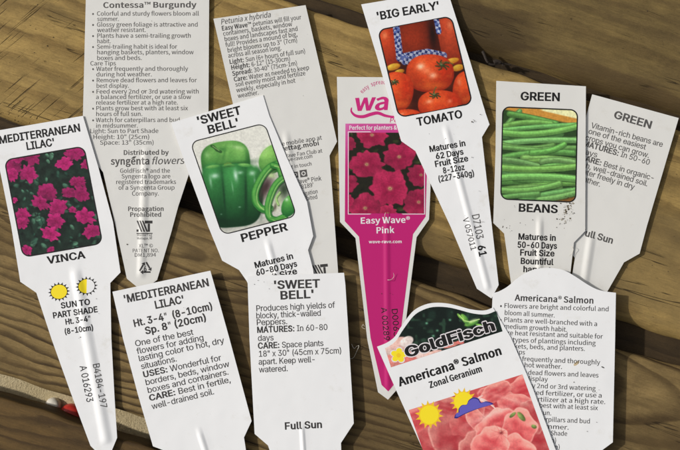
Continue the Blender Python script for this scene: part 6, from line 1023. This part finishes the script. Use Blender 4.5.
# 8 green bean tag, front
g = Tag('off-white tag with a photo of green beans',
        [(496.3, 80.8), (585.9, 86.2), (585.5, 160), (585.2, 231), (574, 242.5), (571, 268), (563, 345), (552, 372), (536, 378), (524, 366), (512, 290), (504.2, 233.6), (493.3, 223), (495.6, 150)],
        2.5, ridge=((540, 213), (538, 372), 5.0, 0.50), tilt=(.002, 0), bend=.08, axis=90.6, mat=M_CREAM)
g.t(T_, 'HB', 'GREEN', (520.8, 100), (560.3, 101), 7.2); g.t('caption_lettering', 'HB', 'BEANS', (518.6, 211.4), (557.9, 213), 7.0)
g.picture('bean_picture', (502.4, 106.4), (577.9, 109.6), (500.4, 199.4), paint_beans, 7.5)
for s, *q in (('Matures in', 518.3, 239.4, 556, 240.8), ('50-60 Days', 517.5, 247.6, 557, 248.8), ('Fruit Size', 520, 255.4, 554.5, 256.4), ('Bountiful', 520.6, 263.8, 553.2, 265), ('harvest', 523.3, 272, 551, 273)): g.t(C_, 'HB', s, (q[0], q[1]), (q[2], q[3]), 5.0)
rs = random.Random(5); sm = []
for _ in range(26):
    t = rs.gauss(0, 1); cx, cy = 567 + 2.2 * t + rs.gauss(0, 2.4), 211 - 6 * t + rs.gauss(0, 2.4); r = rs.uniform(.35, 1.3)
    sm.append([(cx + r * rs.uniform(.55, 1.3) * math.cos(k * .7854), cy + r * rs.uniform(.4, 1.2) * math.sin(k * .7854)) for k in range(8)])
for k, pl in enumerate(sm): sm[k] = pl
g.poly('soil_smear', sm[:14], ink('soil_smear', rgb(150, 142, 126), .85), .010); g.poly('soil_smear', sm[14:], ink('soil_smear_dark', rgb(104, 94, 76), .85), .016)
g.finish()

# 9 vinca care tag, back
g = Tag('white text-only tag tilted left beside the stem of the vinca-photo tag',
        [(112.3, 291.8), (210.2, 270.7), (220, 305), (229.5, 339), (251.6, 421.2), (244, 437.5), (249, 470), (256, 540), (240, 560), (222, 548), (180, 462), (168, 452), (153, 446.3), (138, 395), (123, 339)],
        4.0, ridge=((197, 425), (238, 552), 4.4, 0.50), tilt=(.002, .003), bend=.06, axis=75)
def L9(s, a, b, c, d, cap=5.3, f='H'): g.t(C_, f, s, (a, b), (c, d), cap, M_SOFT)
g.t(T_, 'HB', "'MEDITERRANEAN", (124.6, 303), (209.6, 285.8), 6.8, M_SOFT); g.t(T_, 'HB', "LILAC'", (155.6, 308.8), (184.8, 302.8), 6.8, M_SOFT)
L9('Ht. 3-4"  (8-10cm)', 134.4, 327, 213.4, 309.2, 5.9, 'HB'); L9('Sp. 8" (20cm)', 146, 334.4, 207.2, 320.4, 5.9, 'HB')
for s, *q in (('One of the best', 135.6, 346.6, 193.4, 334.8), ('flowers for adding', 137.4, 354.2, 204, 340.2), ('lasting color to hot, dry', 139.2, 361.6, 224.4, 343), ('situations.', 141.6, 369.4, 177, 361.4), ([('HB', 'USES:'), ('H', ' Wonderful for')], 143.8, 377.6, 221.4, 360.4), ('borders, beds, window', 146, 385.4, 229.6, 366.6),
              ('boxes and containers.', 148, 393.2, 228.8, 374.6), ([('HB', 'CARE:'), ('H', ' Best in fertile,')], 150, 401, 231, 382.2), ('well-drained soil.', 152.4, 409.4, 214.4, 394.2)): L9(s, *q)
g.finish()

# 10 pepper care tag, back
g = Tag('white text-only tag, nearly upright, covering the stem of the pepper-photo tag',
        [(247.4, 276.2), (344, 272.8), (345.4, 285), (347.6, 320), (353.8, 423.5), (341, 443), (343, 500), (338, 560), (312, 566), (290, 556), (276, 470), (268, 445.5), (254.6, 434), (249.5, 340)],
        4.1, ridge=((301.5, 420), (310, 556), 3.5, 0.45), tilt=(.002, .001), bend=-.04, axis=88)
g.t(T_, 'HB', "'SWEET", (274, 289), (320.2, 287.4), 7.2, M_SOFT); g.t(T_, 'HB', "BELL'", (280.6, 299.4), (314.6, 297.8), 7.2, M_SOFT)
for s, *q in (('Produces high yields of', 256.2, 311.4, 334.8, 307.8), ('blocky, thick-walled', 256.2, 318.6, 321, 315.8), ('Peppers.', 256.6, 325.4, 287.4, 324.2), ([('HB', 'MATURES:'), ('H', ' In 60-80')], 257.2, 332.9, 327.6, 330), ('days', 258, 341, 273.6, 340.4), ([('HB', 'CARE:'), ('H', ' Space plants')], 258.2, 348.8, 323.4, 346), ('18" x 30" (45cm x 75cm)', 258.6, 356.9, 341.8, 353.4),
              ('apart. Keep well-', 258.8, 364.8, 315.6, 362.2), ('watered.', 259.2, 372.6, 287.8, 371.2)): g.t(C_, 'H', s, (q[0], q[1]), (q[2], q[3]), 5.3, M_SOFT)
g.t('sunlight_lettering', 'HB', 'Full Sun', (285, 429.6), (322.5, 427.8), 6.2, M_SOFT); g.finish()

# 11 geranium care tag, back
top = curve_pts([(492.7, 293.2), (499, 291.4), (507.6, 286.6), (516, 279.4), (525.4, 273), (536, 269), (546.8, 267.8), (557, 268.6), (566, 271.2), (577, 277.6), (587, 284.2), (597, 289.4), (606, 291.6), (616, 292.8)], 3)
g = Tag('white text-only tag with an arched top and a bulleted care list',
        top + [(615.2, 340), (613, 442.5), (596, 455), (590, 470), (575, 560), (552, 568), (530, 558), (512, 470), (488, 448), (490, 360)],
        5.0, ridge=((556, 462), (552, 560), 4.4, 0.40), tilt=(.003, -.001), bend=-.05, axis=90)
g.t(T_, 'SB', 'Americana® Salmon', (515.2, 300.6), (593.9, 303.6), 5.7, M_SOFT)
for s, b, *q in (('Flowers are bright and colorful and', 1, 504, 307.8, 609, 311.4), ('bloom all summer.', 0, 504.4, 314.8, 554.8, 317.6), ('Plants are well-branched with a', 1, 503.8, 321.8, 597.4, 326.2), ('medium growth habit.', 0, 504, 328.4, 567.2, 331.8), ('Are heat resistant and suitable for', 1, 503.6, 334.8, 602.6, 338.8), ('all types of plantings including', 0, 503.8, 341.6, 595.6, 345.4),
                 ('baskets, beds, and planters.', 0, 504, 348, 585, 351), ('Care Tips', 0, 499, 353, 524.9, 354.6), ('Water frequently and thoroughly', 1, 503, 360, 600, 364.7), ('during hot weather.', 0, 503, 366, 562.2, 369), ('Remove dead flowers and leaves', 1, 502.6, 373.6, 598.6, 377.6), ('best display', 0, 512, 379.8, 547.6, 381.6), ('Feed every 2nd or 3rd watering', 1, 503, 386.4, 595.6, 390.8),
                 ('a balanced fertilizer, or use a', 0, 508, 393.6, 602, 397.8), ('release fertilizer at a high rate.', 0, 506, 400.2, 605.6, 404.2), ('Plants grow best with at least six', 1, 503, 405.8, 597.8, 410.3), ('hours of full sun.', 0, 506, 413, 551.4, 415.4), ('Watch for caterpillars and bud', 1, 505, 419.8, 590.2, 423.6), ('in midsummer.', 0, 514, 427, 569, 429.8),
                 ('Light: Sun to Part Shade', 0, 503, 433.4, 567.2, 436), ('Height: 14" (35cm)', 0, 504, 440.4, 556.4, 442.8), ('Space: 12" (30cm)', 0, 508, 447, 560, 449.4)):
    g.t(C_, 'S', s, (q[0], q[1]), (q[2], q[3]), 4.3, M_SOFT)
    if b: g.t(C_, 'DOT', 'o', (q[0] - 4.0, q[1]), (q[0] - 4.0 + 1.9, q[1]), 4.4, M_SOFT)
g.poly('dirt_stain', disc(576.5, 363.5, 3.4, .45, -38), ink('dirt_stain', rgb(196, 176, 142), .8), .012); g.poly('dirt_stain', disc(603, 367.4, 1.8, .35, 25), M_GREY, .012); g.finish()

# 12 geranium tag, front
sh = curve_pts([(377, 346.8), (386.5, 343), (394.5, 337.2), (400, 328.6), (406, 320), (412, 312.4), (418.4, 307.6), (428, 303.8), (438, 302.8), (449, 303.8), (459, 306.2), (470, 309.2), (480.5, 310.6), (487, 310), (493, 307.6)], 3)
g = Tag('white tag with dark header, yellow suns and a photo of salmon geranium petals',
        sh + [(510.8, 337.5), (533, 389), (555.7, 450), (586, 530), (570, 548), (560, 600), (530, 612), (510, 590), (480, 560), (456, 540), (423, 450), (400, 399)],
        5.7, ridge=None, tilt=(.001, .002), bend=.06, axis=69)
# header picture: bottom edge (389.6,366.8)-(501.5,331.6), top follows the shouldered outline
hb0, hb1 = np.array((391.0, 367.4)), np.array((502.6, 331.4)); hv = np.array((-.3066, -.9518))
hd = (hb1 - hb0); hl = np.hypot(*hd); hdn = hd / hl
tops = []
for x, y in sh:
    s = (x - hb0[0]) * hdn[0] + (y - hb0[1]) * hdn[1]; h = -((x - hb0[0]) * hdn[1] * -1 + (y - hb0[1]) * hdn[0])
    tops.append((s, h))
tops.sort(); ts = np.array([a for a, b in tops]); th = np.array([b for a, b in tops])
HT = 46.0
def hcurve(u):
    s = u * hl
    t = np.interp(s, ts, th) - 4.2
    return np.clip(1 - t / HT, 0, .985)
nrm = np.array((hdn[1], -hdn[0]))          # up the tag
g.picture('header_picture', tuple(hb0 + nrm * HT), tuple(hb1 + nrm * HT), tuple(hb0), paint_header, frame=0, curve=hcurve)
cx, cy = 398.6, 355.4
fl = []
for k in range(60):
    a = 2 * math.pi * k / 60; r = 9.6 * (.58 + .38 * abs(math.cos(2.5 * a + .5)) ** .7); fl.append((cx + r * math.cos(a), cy + r * .92 * math.sin(a)))
g.poly('flower_logo', fl, M_PAPER, .026); g.poly('flower_logo', [(cx + (x - cx) * .86, cy + (y - cy) * .86) for x, y in fl], M_YELLOW, .03); g.poly('flower_logo', disc(cx, cy, 2.2), M_GOLD, .036)
b0, b1 = (407.2, 357.6), (496.2, 329.6)
for k in range(10):
    a = 2 * math.pi * k / 10; o = (1.15 * math.cos(a), 1.15 * math.sin(a))
    g.t('logo_lettering', 'HB', 'GoldFisch', (b0[0] + o[0], b0[1] + o[1]), (b1[0] + o[0], b1[1] + o[1]), 10.4, M_PAPER, dz=.04 + .001 * k)
for o in (-.35, 0, .35): g.t('logo_lettering', 'HB', 'GoldFisch', (b0[0] + o, b0[1]), (b1[0] + o, b1[1]), 10.4, M_BLACK, dz=.058 + .002 * o)
for o in (-.2, .2): g.t(T_, 'SB', 'Americana® Salmon', (400.4 + o, 386.2), (502.6 + o, 354.2), 8.6, M_BLACK, dz=.03 + .004 * (o + .2))
for o in (-.14, .14): g.t(T_, 'SB', 'Zonal Geranium', (430.4 + o, 388.2), (482.8 + o, 371.4), 5.9, M_BLACK, dz=.03 + .004 * (o + .14))
g.picture('geranium_picture', (408.6, 410.2), (522.4, 374.4), (455.2, 541), paint_geranium, frame=0)
g.poly('sun_icon', burst(429.2, 414.8, 10.4, 14.4, 14, .1), M_GOLD, .03); g.poly('sun_icon', disc(429.2, 414.8, 9.8), M_YELLOW, .038); g.ring('sun_icon', disc(429.2, 414.8, 9.9), disc(429.2, 414.8, 9.3), M_GOLD, .042)
g.poly('sun_icon', burst(463.4, 401.4, 9.8, 13.8, 14, .3), M_GOLD, .03); g.poly('sun_icon', disc(463.4, 401.4, 9.2), M_YELLOW, .038)
cl = curve_pts([(454.2, 418.4), (455.4, 414.6), (458.4, 413.2), (458.6, 409), (462, 405.2), (466.6, 404.6), (468.6, 400.4), (473.4, 397.4), (478.4, 398.6), (481.2, 402.6), (486.4, 401.4), (493.4, 403.8), (487, 406.2), (479.4, 408.4), (471, 411.6), (463, 415.2), (457, 418.6)], 5)
mx, my = sum(p[0] for p in cl) / len(cl), sum(p[1] for p in cl) / len(cl)
g.poly('cloud_icon', cl, M_NAVY, .045); g.poly('cloud_icon', [(mx + (x - mx) * .93, my + (y - my) * .86) for x, y in cl], M_BLUE, .05); g.finish()

# ------------------------------------------------------------------ small things on and under the deck
def tube(name, pts, r, mat, taper=.4):
    """a thin round strand through world points"""
    bm = bmesh.new(); rows = []; n = len(pts)
    for i, p in enumerate(pts):
        a = Vector(pts[max(0, i - 1)]); b = Vector(pts[min(n - 1, i + 1)]); d = (b - a).normalized(); u = d.orthogonal().normalized(); w = d.cross(u)
        rr = r * (1 - (1 - taper) * i / (n - 1)); rows.append([bm.verts.new(Vector(p) + (u * math.cos(k * math.pi / 3) + w * math.sin(k * math.pi / 3)) * rr) for k in range(6)])
    for a, b in zip(rows, rows[1:]):
        for k in range(6): bm.faces.new((a[k], a[(k + 1) % 6], b[(k + 1) % 6], b[k]))
    bm.faces.new(rows[0]); bm.faces.new(rows[-1]); bmesh.ops.recalc_face_normals(bm, faces=bm.faces)
    for f in bm.faces: f.smooth = True
    me = bpy.data.meshes.new(name); bm.to_mesh(me); bm.free()
    return link(name, me, mat)
M_FIBRE = plain('plastic_fibre', rgb(214, 208, 192)); M_BARK = plain('dark_bark', rgb(40, 30, 20), .8)
def fibre(label, pts, z):
    c = curve_pts(pts, 5); P = [W(x, y, z + .35 * math.sin(i * .5)) for i, (x, y) in enumerate(c)]
    o = tube('fibre', P, .00011, M_FIBRE, .6); o['label'] = label; o['category'] = 'fibre'; o['group'] = 'loose white fibres'
fibre('curled pale fibre on the wood beside the white bottom middle tag', [(351.6, 344), (354, 348.5), (356.6, 346.4), (359, 346), (356.6, 351.6), (353.6, 357.6), (350, 359)], 1.0)
fibre('short pale fibre on the wood left of the magenta stem', [(364.8, 326.8), (363, 324.6), (362, 327.4), (365.4, 329)], 1.0)
fibre('pale fibre lying across the magenta stem below its web address', [(387.6, 280), (391.4, 279.6), (394, 276.4), (393.4, 273)], 3.0)
fibre('tiny pale fibre at the foot of the petunia photo', [(385.6, 212.6), (384.8, 216), (386.6, 220.4), (386, 223.6)], 3.2)
fibre('pale fibre at the shoulder of the bean-photo tag', [(571.4, 246.6), (573.4, 249), (572, 253.4), (569.4, 256)], 3.4)
tw = bpy.data.objects.new('twig', None)
pts = [(482.6, 51.4), (484.6, 55.6), (486, 59.4), (488.6, 63.2), (493, 64.6), (499, 63.6), (505, 63.8), (511, 65.2)]
c = curve_pts(pts, 4); o = tube('twig', [W(x, y, .4 + .9 * math.sin(i / 7)) for i, (x, y) in enumerate(c)], .0007, M_BARK, .4)
o['label'] = 'short bent dark twig lying on the wood above the bean-photo tag'; o['category'] = 'twig'
bud = tube('bud', [W(x, y, .9) for x, y in curve_pts([(494, 62.6), (497.4, 61.4), (501, 62.8), (503.6, 66)], 4)], .0012, M_BARK, .25); bud.parent = o

# soil crumbs scattered over tags and wood
rnd = random.Random(21); bm = bmesh.new()
def crumb(x, y, z, r):
    s0 = len(bm.verts); res = bmesh.ops.create_icosphere(bm, subdivisions=1, radius=r * S)
    for v in res['verts']:
        v.co = v.co * rnd.uniform(.6, 1.25); v.co.z *= .6; v.co += W(x, y, z)
TAGZ = []
for cx, cy, sx, sy, n, z in ((568, 207, 5, 12, 46, 2.6), (561, 222, 7, 5, 16, 2.6), (509, 227, 5, 3, 8, 2.6), (262, 284, 8, 6, 5, 4.15), (368, 18, 4, 8, 4, 3.05), (475, 118, 5, 5, 4, 3.1), (548, 300, 40, 8, 5, 5.05), (120, 250, 20, 20, 4, 1.75), (530, 218, 20, 8, 9, 2.6), (450, 140, 14, 8, 5, 3.1), (92, 330, 9, 40, 9, 2.45), (470, 210, 12, 40, 9, 3.1), (178, 350, 30, 40, 8, 4.1), (300, 350, 30, 40, 8, 4.15), (580, 400, 18, 40, 8, 5.05), (150, 60, 40, 50, 10, 1.75), (275, 60, 25, 30, 8, 1.95), (385, 270, 10, 40, 8, 2.1), (330, 40, 40, 30, 10, .05), (640, 60, 40, 40, 14, .05), (30, 60, 30, 40, 14, .05), (650, 280, 20, 50, 8, .05), (350, 300, 14, 60, 8, .05)):
    for _ in range(n): crumb(rnd.gauss(cx, sx * .7), rnd.gauss(cy, sy * .7), z + .06, rnd.uniform(.16, .5) if rnd.random() < .9 else rnd.uniform(.5, .9))
me = bpy.data.meshes.new('soil_crumbs'); bm.to_mesh(me); bm.free()
o = link('soil_crumbs', me, plain('dry_soil', rgb(66, 54, 38), .9)); o['kind'] = 'stuff'; o['label'] = 'dark specks of dry soil scattered on the tags and boards'

def cap_thing(label, name, x, y, r, hgt, mat, squash=1.0):
    """a small domed lid lying on the ground below the gap"""
    bm = bmesh.new(); rows = []
    prof = [(1.0, 0), (1.03, .25), (1.0, .5), (.93, .72), (.8, .88), (.55, .97), (.25, 1.0)]
    for pr, pz in prof:
        rows.append([bm.verts.new((r * S * pr * math.cos(a) * (1 + .02 * (k % 2)), r * S * pr * squash * math.sin(a), pz * hgt * S)) for k, a in enumerate([2 * math.pi * i / 40 for i in range(40)])])
    for a, b in zip(rows, rows[1:]):
        for k in range(40): bm.faces.new((a[k], a[(k + 1) % 40], b[(k + 1) % 40], b[k]))
    bm.faces.new(rows[-1])
    for f in bm.faces: f.smooth = True
    me = bpy.data.meshes.new(name); bm.to_mesh(me); bm.free()
    o = link(name, me, mat); p = W(x, y, -21); o.location = p; o['label'] = label; o['category'] = 'lid'; return o
cap_thing('red domed lid seen on the sandy ground through the deck gap', 'red_lid', 72, 416, 13, 15, plain('red_plastic', rgb(196, 52, 44), .4))
cap_thing('pale round lid beside the red one below the deck gap', 'pale_lid', 54, 405, 8, 11, plain('pale_plastic', rgb(226, 220, 206), .4))
